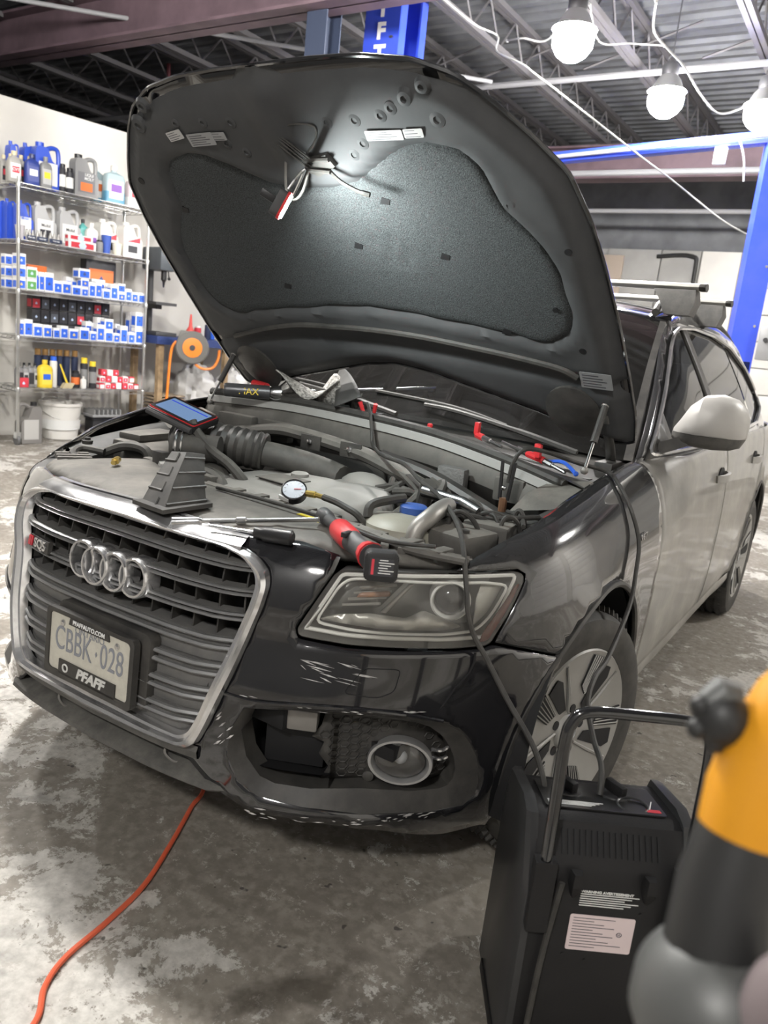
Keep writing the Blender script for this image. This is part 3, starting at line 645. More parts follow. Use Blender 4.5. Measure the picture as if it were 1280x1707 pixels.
for sg in (1, -1):
    F_ = lambda s, m: B(sg*s, m)
    fe = panel('front_fender', fender_o, F_, FENDP, car, step=.03, thick=.004, flip=sg < 0)
    if sg > 0:
        bdg = V(B(s_of_y(1.20), .845, .003)); bt = frame((1, 0, 0), (0, 1, 0), bdg); text('engine_badge', 'V6T', .03, bt, CHROME, fe, sx=1.3, extrude=.0015)
    lipm = MB(); lipm.tube([B(sg*s, m, -.004) for s, m in ARC(.88, a_s, a_f+.95, 34)], .009, 6); lipm.build('arch_lip', BLKPL, fe)
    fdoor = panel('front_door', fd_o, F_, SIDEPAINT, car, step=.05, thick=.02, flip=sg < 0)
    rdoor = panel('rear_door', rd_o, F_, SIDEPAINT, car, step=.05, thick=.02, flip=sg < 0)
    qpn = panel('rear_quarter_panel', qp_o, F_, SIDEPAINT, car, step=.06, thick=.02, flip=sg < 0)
    lipm = MB(); lipm.tube([B(sg*s, m, -.004) for s, m in [(ys(3.69-.40*math.cos(a)), .38+.40*math.sin(a)) for a in [-.1+i*.14 for i in range(24)]]], .009, 6); lipm.build('arch_lip', BLKPL, qpn)
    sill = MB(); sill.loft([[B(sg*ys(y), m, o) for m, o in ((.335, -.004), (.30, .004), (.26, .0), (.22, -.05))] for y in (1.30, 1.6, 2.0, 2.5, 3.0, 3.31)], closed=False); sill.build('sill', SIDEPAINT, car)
    for nm, y0, dr in (('front', 2.36, fdoor), ('rear', 3.30, rdoor)):
        s0 = ys(y0); hd = MB(); hd.loft([[V(B(sg*(s0+t), .893+a, o+.03*(1-abs(t/.11)**3)*.9)) for a, o in ((-.013, -.006), (-.013, .008), (.013, .008), (.013, -.006))] for t in [-.11+.022*i for i in range(11)]], cap=True)
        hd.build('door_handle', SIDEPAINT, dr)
        hr = MB(); hr.lathe([(.045, -.012), (.05, .0015), (.001, .0015)], 20, frame((sg, 0, 0), (0, 0, 1), B(sg*s0, .893, .0)) @ Matrix.Diagonal((.8, 1.3, 1, 1))); hr.build('handle_cup', DARK, dr)
    # wheel house liner
    for yc in (.88, 3.69):
        wl = MB(); wl.loft([[V((sg*x, yc+.405*math.cos(a), .38+.405*math.sin(a))) for a in [-.35+i*(PI+.7)/20 for i in range(21)]] for x in (.93, .55)], closed=False)
        wl._face([wl.bm.verts.new(V((sg*.55, yc+.405*math.cos(a), .38+.405*math.sin(a)))) for a in [-.35+i*(PI+.7)/20 for i in range(21)]]); wl.build('wheel_house_liner', DARK, car)
und = MB(); und.box((0, 2.5, .27), (1.66, 3.9, .04)); und.build('underbody', DARK, car)

# ---- wheels
def make_wheel():
    w = empty('wheel')
    t = MB(); ax = frame((1, 0, 0), (0, 0, 1))
    t.lathe([(.250, -.10), (.285, -.112), (.32, -.116), (.348, -.108), (.362, -.085), (.366, -.05), (.367, 0), (.366, .05), (.362, .085), (.348, .108), (.325, .116), (.29, .113), (.262, .106), (.25, .09)], 64, ax, cap=False); t.build('tyre', RUBBER, w)
    tr = MB()
    for k in range(72):
        a = 2*PI*k/72
        for x in (-.075, -.03, .015, .06): tr.box(ax @ V((.367*math.cos(a+x), .367*math.sin(a+x), x)), (.03, .02, .009), Matrix.Rotation(-a-x, 3, 'X') @ Matrix.Rotation(.5, 3, 'Z'))
    tr.build('tread_block', RUBBER, w)['kind'] = 'stuff'
    cap = mat('wheel_cover_grey', (.30, .295, .28), .42, .35, dirt=.5, dirtcol=(.26, .25, .23), dscale=14)
    c = MB(); c.lathe([(.256, .075), (.262, .102), (.256, .110), (.24, .105), (.17, .098), (.10, .088), (.055, .082), (.05, .092), (.001, .095)], 64, ax, cap=False); hc = c.build('wheel_cover', cap, w)
    rimb = MB(); rimb.lathe([(.232, -.08), (.2, .02), (.02, .03)], 32, ax, cap=False); rimb.build('rim', DARK, w)
    for k in range(5):
        R_ = ax @ Matrix.Rotation(2*PI*k/5 + .35, 4, 'Z')
        prof = lambda r: .082+ (r-.055)/(.17-.055)*.016 if r < .17 else .098+(r-.17)*.1
        h = MB(); pol = [(.08, -.012), (.09, .018), (.215, .056), (.232, .012), (.205, -.008)]
        h.loft([[R_ @ V((x, y, prof(math.hypot(x, y))+.0020)) for x, y in pol], [R_ @ V((x*1.0, y*1.0, prof(math.hypot(x, y))+.0045)) for x, y in pol]], cap=True); h.build('cover_opening', DARK, hc)
        fpol = [(.11, .045), (.228, .085), (.198, .142), (.115, .092)]
        R2 = ax @ Matrix.Rotation(2*PI*k/5 + .30, 4, 'Z')
        h = MB(); h.loft([[R2 @ V((x, y, prof(math.hypot(x, y))+.0022)) for x, y in fpol], [R2 @ V((x, y, prof(math.hypot(x, y))+.0060)) for x, y in fpol]], cap=True); h.build('vent_panel', DARK, hc)
        for j in range(5):
            u = (j+.5)/5; a = V(fpol[0])*(1-u)+V(fpol[3])*u; b = V(fpol[1])*(1-u)+V(fpol[2])*u
            h = MB(); h.tube([R2 @ V((a.x, a.y, prof(a.length)+.0065)), R2 @ V((b.x, b.y, prof(b.length)+.0070))], .0021, 5); h.build('vent_bar', cap, hc)
        rib = MB(); rib.tube([R_ @ V((.06, -.022, .088)), R_ @ V((.14, -.030, .099)), R_ @ V((.242, -.035, .108))], [.004, .006, .004], 6); rib.build('cover_rib', cap, hc)
    lg = MB(); lg.lathe([(.034, .092), (.034, .099), (.030, .100), (.029, .0965), (.001, .0965)], 28, ax); lg.build('centre_cap', SATIN, w)
    for j in range(4):
        t = MB(); t.torus((0, 0, 0), .0068, .0012, 14, 5); t.bm.transform(ax @ Matrix.Rotation(PI/2, 4, 'Z') @ Matrix.Translation((-.0135+.009*j, 0, .0975))); t.build('centre_cap_ring', CHROME, w)
    for k in range(5):
        a = 2*PI*k/5+.9; t = MB(); t.lathe([(.014, .083), (.014, .086), (.001, .086)], 12, ax @ Matrix.Translation((.07*math.cos(a), .07*math.sin(a), .002))); t.build('bolt_hole', DARK, w)
    return w
wh = make_wheel()
def place_wheel(o, x, y, rot, sg, st=0):
    o.parent = car; o.location = (x, y, .353); o.scale = (.96, .96, .96); o.rotation_euler = (rot, 0, st if sg > 0 else PI+st); o.rotation_mode = 'ZXY' if False else 'XYZ'
spots = [(.825, .872, .15, 1, -.25), (-.825, .872, .9, -1, -.25), (.825, 3.69, .55, 1), (-.825, 3.69, .2, -1)]
ws_ = [wh] + [copy_tree(wh) for _ in spots[1:]]
for o, s_ in zip(ws_, spots): place_wheel(o, *s_)
# ---- greenhouse
_x0 = mono([1.40, 1.6, 1.9, 2.3, 3.4, 4.0, 4.5], [.815, .855, .885, .903, .905, .885, .80])
def GX(y, z): return _x0(y) - .50*(z-1.06) - .12*max(0, z-1.3)**1.3
def gh(sg, off=0): return lambda y, z: (sg*(GX(y, z)+off), y, z)
frame_o = [(1.42, 1.055), (1.60, 1.18), (1.85, 1.35), (2.05, 1.475), (2.2, 1.545), (2.45, 1.595), (2.8, 1.615), (3.3, 1.61), (3.8, 1.565), (4.2, 1.47), (4.5, 1.25), (4.58, 1.06), (3.6, 1.055), (2.5, 1.05)]
dlo = [(1.51, 1.078), (1.68, 1.185), (1.90, 1.325), (2.10, 1.44), (2.25, 1.505), (2.42, 1.54), (2.75, 1.558), (3.2, 1.55), (3.6, 1.51), (3.95, 1.41), (4.12, 1.28), (4.10, 1.20), (3.6, 1.125), (2.5, 1.09)]
_zr = mono([2.2, 2.45, 2.8, 3.3, 3.8, 4.2, 4.5], [1.545, 1.595, 1.615, 1.61, 1.565, 1.47, 1.25])
for sg in (1, -1):
    pf = panel('side_frame', frame_o, gh(sg), FENDP, car, holes=[dlo], step=.05, thick=.03, flip=sg < 0)
    q = MB(); q.tube([gh(sg, .004)(y, z) for y, z in dens(rounded(dlo, .05, 4), .06)], .009, 6, closed=True); q.build('window_trim', CHROME, pf)
    panel('front_door_glass', [(1.53, 1.085), (1.68, 1.18), (1.90, 1.32), (2.10, 1.435), (2.25, 1.50), (2.42, 1.535), (2.52, 1.54), (2.52, 1.095)], gh(sg, -.012), SGLASS, car, step=.06, thick=0, flip=sg < 0)
    panel('rear_door_glass', [(2.58, 1.10), (2.58, 1.545), (2.75, 1.552), (3.2, 1.545), (3.45, 1.52), (3.52, 1.12)], gh(sg, -.012), DGLASS, car, step=.06, thick=0, flip=sg < 0)
    panel('quarter_glass', [(3.56, 1.125), (3.50, 1.515), (3.6, 1.505), (3.95, 1.405), (4.10, 1.28), (4.09, 1.205)], gh(sg, -.012), DGLASS, car, step=.06, thick=0, flip=sg < 0)
    panel('centre_pillar', [(2.50, 1.085), (2.50, 1.555), (2.60, 1.56), (2.60, 1.085)], gh(sg, -.004), BLKPL, car, step=.05, thick=.02, flip=sg < 0)
    q = MB(); q.tube(spline([(sg*(GX(y, z)-.05), y, z+.035) for y, z in ((2.22, 1.55), (2.40, 1.60), (2.7, 1.63), (3.2, 1.63), (3.8, 1.585), (4.1, 1.51))], 6), .016, 8); q.build('roof_rail', BLKPL, car)
panel('roof_panel', [(-1, 2.2), (1, 2.2), (1, 4.45), (-1, 4.45)], lambda u, y: (u*GX(y, _zr(y)), y-.10*(1-u*u)*max(0, (2.7-y)/.5), _zr(y)+.055*(1-u*u)), PAINT, car, step=.12, thick=.03)
WB = lambda u: V((.80*u, 1.29+.13*u*u, 1.085-.03*u*u)); WT = lambda u: V((.635*u, 2.10+.10*u*u, 1.60-.055*u*u))
def wsf(u, t, o=0):
    p = WB(u)*(1-t)+WT(u)*t; return p + V((0, -.55, .83))*(.045*math.sin(PI*t)*(1-.5*u*u)+o)
panel('windshield', [(-1, 0), (1, 0), (1, 1), (-1, 1)], lambda u, t: wsf(u, t)[:], GLASS, car, step=.1, thick=0)
fr_ = MB()
for sg in (1, -1): fr_.loft([[wsf(sg*.975, t, .004), wsf(sg*1.01, t, .006), wsf(sg*1.02, t, -.02)] for t in [i/10 for i in range(11)]], closed=False)
fr_.loft([[wsf(u, .94, -.004), wsf(u, 1.01, -.004)] for u in [-1+.2*i for i in range(11)]], closed=False)
fr_.build('windshield_surround', BLKPL, car)
q = MB(); q.grid(lambda u, t: (u*.66, 4.42+.16*(1-t), 1.06+.40*t), [-1, 0, 1], [0, .5, 1]); q.build('rear_window', DGLASS, car)
# cabin
cab = MB(); cab.box((0, 2.9, .62), (1.5, 3.0, .04)); cab.box((0, 1.62, .93), (1.48, .35, .24), bevel=.03); cab.build('dashboard', mat('cabin_black', (.012, .012, .013), .8), car)
for x in (-.37, .37):
    for y in (2.35, 3.2):
        q = MB(); q.box((x, y, .80), (.5, .5, .18), bevel=.05); q.box((x, y+.30, 1.10), (.48, .16, .6), Matrix.Rotation(-.2, 3, 'X'), bevel=.05); q.box((x, y+.38, 1.45), (.26, .10, .17), bevel=.04); q.build('seat', MATS['cabin_black'], car)
q = MB(); q.torus((0, 0, 0), .185, .016, 28, 8); q.bm.transform(frame((0, -.85, .5), (1, 0, 0), (.37, 1.93, 1.02))); q.build('steering_wheel', MATS['cabin_black'], car)
q = MB(); q.box((.05, 1.98, 1.45), (.24, .03, .07), bevel=.015); q.build('rear_view_mirror', MATS['cabin_black'], car)
# ---- roof crossbars
for y, xe in ((2.33, .735), (3.02, .72)):
    z = 1.70; cb = empty('roof_crossbar', parent=car)
    q = MB(); q.loft([[V((x, y+a, z+b)) for a, b in ((-.038, 0), (-.025, .013), (.0, .017), (.025, .013), (.038, 0), (.02, -.012), (-.02, -.012))] for x in (-xe+.01, xe-.01)], cap=True); q.build('bar', mat('bar_aluminium', (.62, .61, .58), .35, .6, dirt=.2), cb)
    for sg in (1, -1):
        q = MB(); q.loft([[V((sg*x, y+a*k, z+b)) for a, b in ((-.040, 0), (-.025, .014), (0, .018), (.025, .014), (.040, 0), (.02, -.013), (-.02, -.013))] for x, k in ((xe-.012, 1), (xe+.006, 1), (xe+.014, .85))], cap=True); q.build('end_cap', BLKPL, cb)
        q = MB(); q.loft([[V((sg*x, y+a, zz)) for x, a in ((x0, -w_), (x1, -w_), (x1, w_), (x0, w_))] for zz, x0, x1, w_ in ((z-.012, xe-.19, xe-.02, .04), (z-.06, xe-.155, xe-.012, .055), (z-.115, xe-.13, xe-.03, .055))], cap=True); q.build('bar_foot', DIRTYPL, cb)
# ---- door mirrors
for sg in (1, -1):
    mr = empty('door_mirror', parent=car)
    def ring(x, yc, zt, zb, dy):
        return [V((sg*x, yc + dy*math.copysign(abs(math.cos(a))**.75, math.cos(a))*(1 if math.cos(a) < 0 else .55), (zt+zb)/2 + (zt-zb)/2*math.copysign(abs(math.sin(a))**.8, math.sin(a)))) for a in [2*PI*i/24 for i in range(24)]]
    secs = [(.868, 1.66, 1.175, 1.135, .02), (.888, 1.655, 1.205, 1.125, .045), (.915, 1.655, 1.255, 1.118, .075), (.955, 1.66, 1.292, 1.114, .095), (1.005, 1.675, 1.300, 1.112, .10), (1.050, 1.695, 1.288, 1.116, .09), (1.080, 1.712, 1.258, 1.128, .06), (1.092, 1.72, 1.225, 1.155, .025)]
    full = [ring(*s_) for s_ in secs]; zc = lambda r: [V((p.x, p.y, max(p.z, 1.160))) for p in r]; zl = lambda r: [V((p.x*.997, p.y+.002, min(p.z, 1.161))) for p in r]
    q = MB(); q.loft([zc(r) for r in full], cap=True); q.build('mirror_cap', mat('mirror_cap_grey', (.40, .39, .375), .38, .25, dirt=.5, dirtcol=(.33, .315, .29), dscale=6), mr)
    q = MB(); q.loft([zl(r) for r in full], cap=True); q.build('mirror_lower_shell', DIRTYPL, mr)
    q = MB(); q.loft([[V((sg*x, y+a, z+b)) for a, b in ((-.05, -.022), (-.05, .022), (.05, .022), (.05, -.022))] for x, y, z in ((.84, 1.64, 1.095), (.88, 1.65, 1.115), (.93, 1.66, 1.14))], cap=True); q.build('mirror_stalk', BLKPL, mr)
    panel('mirror_sail', rounded([(1.47, 1.06), (1.62, 1.15), (1.74, 1.22), (1.76, 1.09), (1.6, 1.075)], .015), gh(sg, .006), BLKPL, mr, step=.05, thick=.02, flip=sg < 0)
# ================================================================ open hood
HO = V((0, 1.38, 1.09)); HVD = V((0, -.7356, .6774)); HN = V((0, -.6774, -.7356))     # hinge line, direction to the nose, inward normal
def HP(u, v, o=0):
    cr = .035*max(0, 1-(u/.84)**2)*math.sin(min(PI, max(0, PI*(v-.02)/1.36)))
    return (HO + V((u, 0, 0)) + HVD*v + HN*(o-cr))[:]
hood_half = [(0, 1.318), (.15, 1.318), (.30, 1.312), (.43, 1.290), (.53, 1.245), (.61, 1.175), (.69, 1.085), (.755, 1.0), (.790, .87), (.808, .74), (.825, .55), (.835, .35), (.838, .18), (.825, .05), (.76, .035), (.66, .07), (.52, .125), (.32, .185), (.12, .245), (0, .262)]
HOODO = rounded(mir(hood_half), .02, 2)
pad_half = [(0, .512), (.13, .503), (.26, .487), (.42, .470), (.51, .460), (.584, .440), (.636, .450), (.699, .498), (.722, .584), (.708, .66), (.706, .73), (.672, .81), (.626, .872), (.582, .925), (.571, .98), (.553, 1.04), (.507, 1.09), (.408, 1.115), (.33, 1.100), (.262, 1.066), (.145, 1.0), (.06, .985), (0, .985)]
PADO = rounded(mir(pad_half), .015, 2)
sst = lambda x: (lambda t: t*t*(3-2*t))(min(1, max(0, x)))
hood = empty('hood', parent=car)
HUND = mat('hood_underside', (.045, .047, .050), .6, dirt=.35, dirtcol=(.11, .11, .11), dscale=6, spec=.2)
PADM = mat('insulation_pad', (.055, .06, .062), .85, var=.35, vscale=300, bump=.5, bscale=350, detail=2, spec=.2)
panel('outer_skin', HOODO, lambda u, v: HP(u, v, -.012), PAINT, hood, step=.05, thick=.006, flip=True)
OD = dens(HOODO, .05); PD = dens(PADO, .05)
def inner(u, v):
    de = segd(u, v, OD); dp = segd(u, v, PD); inside = inpoly(u, v, PD)
    o = -.004 + .030*sst((de-.012)/.05)
    if inside: o -= .026*sst(dp/.035)
    else:
        o += .006*math.exp(-(dp/.02)**2)
        if v > 1.0:
            o += .012*sst((v-1.215)/.02)*sst((abs(u)-.02)/.03)*-1 + .014*math.exp(-((u+.045-.12*(1.25-v))/.045)**4)
        if v < .45: o -= .016*math.exp(-((v-.37+.09*u*u)/.022)**2)
    return HP(u, v, o)
panel('inner_panel', HOODO, inner, HUND, hood, step=.021, thick=0)
em_ = MB(); em_.tube([HP(u, v, -.004) for u, v in OD], .0055, 6, closed=True); em_.build('hem_edge', PAINT, hood)
def padf(u, v):
    dp = segd(u, v, PD); o = .004 + .018*sst(dp/.03)
    for us in (.135, .165, .195, .225):
        if .70 < v < .83: o -= .008*math.exp(-((u-us-.25*(.77-v))/.006)**2)
    if abs(v-.66) < .02 and .05 < u < .36: o -= .006*math.exp(-((v-.66)/.006)**2)
    return HP(u, v, o)
pad = panel('insulation_pad', inset(PADO, .008) if False else PADO, padf, PADM, hood, step=.02, thick=.006, flip=False)
for u, v in ((.354, .751), (.224, .93), (.064, .773), (.486, .491), (-.555, .906), (-.30, .60)):
    q = MB(); q.prism([(-.018, -.008), (.010, -.012), (.018, .004), (-.006, .012)], -.004, .0015, frame(HN, (1, 0, 0), HP(u, v, .022))); q.build('pad_clip', DARK, pad)
q = MB(); q.tube(spline([HP(u, v, .030) for u, v in ((-.68, .35), (-.5, .40), (-.332, .431), (-.17, .437), (0, .439), (.17, .432), (.335, .416), (.495, .399), (.637, .378), (.69, .35))], 6), .011, 8); q.build('hood_seal', RUBBER, hood)
for u, v, r in ((-.459, 1.255, .016), (-.369, 1.197, .012), (-.265, 1.193, .013), (-.165, 1.187, .015), (-.221, 1.126, .014), (-.168, 1.095, .013), (.152, 1.169, .014), (.238, 1.170, .015), (.318, 1.178, .015), (.354, 1.195, .015), (.40, 1.215, .016), (.234, 1.106, .015), (.192, 1.075, .015), (.47, 1.16, .018), (.60, .93, .018), (-.52, 1.20, .02), (.455, 1.24, .014)):
    mt = frame(HN, (1, 0, 0), HP(u, v, .020)); q = MB(); q.lathe([(r*1.5, -.004), (r*1.1, .007), (r*.55, .009), (r*.4, .004), (.001, .004)], 18, mt); q.build('pressed_dimple', HUND, hood)
for u, v, r in ((.72, .459, .011), (.66, .60, .008), (-.66, 1.02, .012), (.73, .80, .010)):
    q = MB(); q.lathe([(r, -.002), (r, .004), (.001, .004)], 14, frame(HN, (1, 0, 0), HP(u, v, .023))); q.build('drain_hole', DARK, hood)
LBL = mat('sticker_white', (.40, .40, .40), .5); LBG = mat('sticker_grey', (.24, .245, .25), .5); LBK = mat('sticker_print', (.06, .06, .07), .6)
def sticker(u0, u1, v0, v1, m_, rot=0, lines=4, red=False):
    c = ((u0+u1)/2, (v0+v1)/2); mt = frame(HN, (1, 0, 0), HP(*c, .0315)) @ Matrix.Rotation(rot, 4, 'Z'); w, h = u1-u0, v1-v0
    q = MB(); q.prism(rrect(w, h, .003, 2), -.0006, .0006, mt); s_ = q.build('sticker', m_, hood)
    q = MB()
    for k in range(lines): q.prism([(-w*.42, 0), (w*(.1+.3*((k*7) % 5)/5), 0), (w*(.1+.3*((k*7) % 5)/5), h*.06), (-w*.42, h*.06)], .0006, .0009, mt @ Matrix.Translation((0, h*(.32-.68*k/max(1, lines-1))-h*.03, 0)))
    if red: q.prism([(w*.15, -h*.4), (w*.45, -h*.4), (w*.45, h*.4), (w*.15, h*.4)], .0006, .0009, mt)
    q.build('sticker_print', LBK, s_)
sticker(-.425, -.362, 1.150, 1.178, LBL, .15, 4); sticker(-.352, -.252, 1.127, 1.165, LBG, .03, 5); sticker(-.256, -.205, 1.140, 1.164, LBG, -.02, 3)
sticker(.257, .364, 1.116, 1.142, LBL, -.02, 4); sticker(.369, .423, 1.120, 1.143, LBL, 0, 3); sticker(.70, .795, .318, .383, LBG, .0, 5)
# latch and striker
la = empty('hood_latch', parent=car); LP_ = lambda u, v, o: HP(u, v, o)
q = MB()
for a, b in (((-.061, 1.156), (.04, 1.05)), ((-.048, 1.160), (.052, 1.058)), ((-.035, 1.160), (.06, 1.068)), ((-.022, 1.155), (.066, 1.075))): q.tube([LP_(*a, .034), LP_(*b, .046)], .003, 5)
q.build('lattice_bar', BLKPL, la)
q = MB(); q.loft([[LP_(u, v, o) for u, v in ((-.07, 1.16), (-.045, 1.168), (.02, 1.03), (-.02, 1.02))] for o in (.018, .034)], cap=True); q.build('latch_plate', HUND, la)
q = MB(); q.loft([[LP_(u, v, o) for u, v in ((.03, 1.07), (.11, 1.085), (.125, 1.05), (.06, 1.02), (.02, 1.035))] for o in (.018, .040)], cap=True); q.tube([LP_(.04, 1.075, .045), LP_(.12, 1.075, .045)], .006, 6); q.tube([LP_(.03, 1.05, .05), LP_(.11, 1.04, .05)], .005, 6); q.build('latch_housing', BLKPL, la)
q = MB(); q.tube(spline([LP_(-.035, 1.07, .035), LP_(-.03, 1.03, .08), LP_(-.025, 1.0, .10), LP_(.0, .995, .10), (LP_(.02, 1.01, .08)), LP_(.03, 1.04, .04)], 5), .004, 6); q.build('striker_loop', IRON, la)
q = MB(); q.tube(spline([LP_(.10, 1.04, .04), LP_(.14, 1.02, .06), LP_(.19, .998, .07), LP_(.225, .985, .07)], 5), [.005]*12+[.007]*4, 6); q.build('release_lever', BLKPL, la)
q = MB(); q.tube(spline([LP_(.05, 1.09, .03), LP_(.09, 1.12, .03), LP_(.11, 1.16, .03), (LP_(.06, 1.17, .026)), LP_(.0, 1.165, .025)], 5), .003, 5); q.build('release_cable', BLKPL, la)
# gas struts and hinges
for sg in (1, -1):
    a, b = V((sg*.765, 1.075, 1.05)), V(HP(sg*.76, .24, .02)); st_ = empty('gas_strut', parent=car); mid = a.lerp(b, .42)
    q = MB(); q.tube([a, mid], .0045, 8); q.build('strut_rod', STEEL, st_)
    q = MB(); q.tube([mid, b], .011, 10); q.build('strut_cylinder', BLKPL, st_)
    q = MB(); q.ball(a, .012, 10); q.ball(b, .014, 10); q.build('ball_end', IRON, st_)
    hg = empty('hood_hinge', parent=car)
    q = MB(); q.loft([[V((sg*x, y, z)) for x in (.735, .765)] for y, z in ((1.40, 1.03), (1.36, 1.09), (1.30, 1.15), (1.22, 1.21))], closed=False); q.build('hinge_arm', BLKPL, hg).modifiers.new('t', 'SOLIDIFY').thickness = .008
    q = MB(); q.box((sg*.75, 1.36, 1.03), (.06, .12, .05), bevel=.008); q.build('hinge_base', BLKPL, hg)
    q = MB(); q.lathe([(.09, -.004), (.092, .01), (.06, .02), (.001, .022)], 24, frame(HN, (1, 0, 0), HP(sg*.655, .19, .02)) @ Matrix.Diagonal((1, 1.25, 1, 1))); q.build('hinge_cover', BLKPL, hood)

# ================================================================ engine bay
COVER = mat('engine_cover_grey', (.20, .195, .185), .5, dirt=.55, dirtcol=(.33, .315, .285), dscale=7, up=.5, bump=.03)
GREYP = mat('grey_panel', (.30, .30, .29), .5, dirt=.4, dirtcol=(.25, .24, .22), dscale=10)
HOSE = mat('hose_rubber', (.03, .029, .028), .6, dirt=.55, dirtcol=(.17, .16, .14), dscale=20, up=.5)
_sl = [B(.05*i, 1.0) for i in range(25)]; _slf = mono([p[0] for p in _sl], [p[1] for p in _sl])
def slam_y(x): return _slf(abs(x)) + .004
slam_o = [(x, slam_y(x)+.0) for x in [-.72+.06*i for i in range(25)]] + [(.74, .44), (.70, .42), (.60, .30), (.45, .335), (.26, .36), (-.05, .385), (-.15, .40), (-.30, .43), (-.42, .50), (-.50, .44), (-.56, .30), (-.62, .31), (-.66, .42), (-.70, .46), (-.74, .44)]
def slam_f(x, y):
    z = .918 - .02*math.exp(-max(0, y-slam_y(x))/.02) + .012*math.exp(-((x+.25)**2+(y-.26)**2)/.02) - .07*max(0, abs(x)-.45)
    r = math.hypot((x+.27)/1.15, y-.27); z += .004*math.exp(-((r-.12)/.006)**2) + .004*math.exp(-((r-.085)/.006)**2) + .003*math.exp(-((r-.155)/.005)**2)
    z += .005*math.exp(-((y-.30)/.008)**2)*(1 if .1 < x < .5 else 0) + .004*math.exp(-((math.hypot(x-.42, y-.22)-.07)/.006)**2)
    return (x, y, z)
slam = panel('radiator_cover', slam_o, slam_f, DUSTPL, car, step=.022, thick=.02)
q = MB(); q.loft([[(x, slam_y(x)-.002, .86), (x, slam_y(x)-.003, .885), (x, slam_y(x)+.006, .900)] for x in [-.5+.05*i for i in range(21)]], closed=False); q.build('radiator_cover_lip', DUSTPL, slam)
for x0, y0, x1, y1 in ((.38, .30, .52, .285), (.30, .335, .37, .328)):
    q = MB(); q.prism([(x0, y0), (x1, y1), (x1+.004, y1+.014), (x0+.004, y0+.014)], .918, .9195); q.build('warning_sticker', mat('sticker_yellow', (.75, .62, .05), .5), slam)
for sg in (1, -1):
    ip = MB(); ip.loft([[V((sg*x, y, z)) for x, z in ((.795, zt-.02), (.755, zt-.035), (.72, zt-.06), (.70, .72), (.60, .55))] for y, zt in ((.45, .93), (.6, .955), (.8, .985), (1.1, 1.02), (1.38, 1.05))], closed=False)
    ip.build('inner_fender', mat('bay_black', (.012, .0125, .014), .45, dirt=.2, dirtcol=DIRT, dscale=8), car)
q = MB(); q.box((0, 1.20, .66), (1.5, .03, .70)); q.build('firewall', MATS['bay_black'], car)
q = MB(); q.box((0, .75, .45), (1.4, 1.0, .03)); q.build('bay_floor', DARK, car)
SEAL = [(-.80, 1.12, 1.085), (-.43, 1.15, 1.097), (-.1, 1.155, 1.090), (.2, 1.135, 1.075), (.42, 1.10, 1.052), (.6, 1.05, 1.030), (.74, 1.0, 1.01)]
sp_ = spline(SEAL, 6)
q = MB(); q.tube(sp_, .016, 8); q.build('plenum_seal', RUBBER, car)
q = MB(); q.loft([[p+V((0, -.012, -.010)), p+V((0, -.020, -.014)), p+V((0, -.024, -.036)), p+V((0, -.012, -.04))] for p in sp_], closed=False); q.build('plenum_flange', GREYP, car)
q = MB(); q.loft([[p+V((0, -.012, -.035)), p+V((0, -.03, -.06)), p+V((0, -.035, -.10)), p+V((0, -.01, -.13)), p+V((0, .03, -.17)), p+V((0, .04, -.3))] for p in sp_], closed=False); q.build('plenum_wall', DUSTPL, car)
for x, w_ in ((-.62, .18), (-.42, .14), (.36, .10), (.56, .10)):
    q = MB(); y = 1.085 if x < .3 else 1.035; q.box((x, y, .985 if x < 0 else .955), (w_, .04, .075), bevel=.012); q.build('plenum_pad', mat('foil_pad', (.10, .10, .10), .5, bump=.4, bscale=120, dirt=.4, dirtcol=(.2, .195, .18)) if x == .36 else DUSTPL, car)
# cowl between the seal and the glass
q = MB(); q.grid(lambda u, t: (V((u*.80, 1.15-.15*max(0, u)**2-.03*u*u, 1.085-.07*max(0, u)**2))*(1-t) + V((u*.82, 1.32+.12*u*u, 1.075-.03*u*u))*t + V((0, 0, -.03*math.sin(PI*t))))[:], [-1+.1*i for i in range(21)], [i/6 for i in range(7)]); q.build('cowl_panel', BLKPL, car)
for sg in (1, -1):
    q = MB(); q.loft([[V((sg*x, y, z)) for x, y, z in ((.64, .86, .93), (.81, .86, .97), (.81, 1.08, 1.0), (.66, 1.06, .965))], [V((sg*x, y, z)) for x, y, z in ((.67, .90, .985), (.80, .90, .99), (.80, 1.06, 1.025), (.69, 1.04, 1.01))]], cap=True); q.build('strut_tower_cover', DUSTPL, car)
# wipers
for pts in (((.66, 1.30, 1.07), (.46, 1.31, 1.105), (.20, 1.32, 1.14), (.06, 1.33, 1.145)), ((-.02, 1.27, 1.10), (-.25, 1.30, 1.13), (-.55, 1.36, 1.15))):
    w_ = empty('wiper', parent=car); p = spline(pts, 5)
    q = MB(); q.tube(p, [.010]*6+[.008]*(len(p)-6), 6); q.build('wiper_arm', BLKPL, w_)
    q = MB(); a = V(pts[-1]); q.tube(spline([a+V((.32, .02, -.03)), a+V((.1, .03, .005)), a+V((-.25, .05, .02))], 5), .007, 6); q.build('wiper_blade', RUBBER, w_)
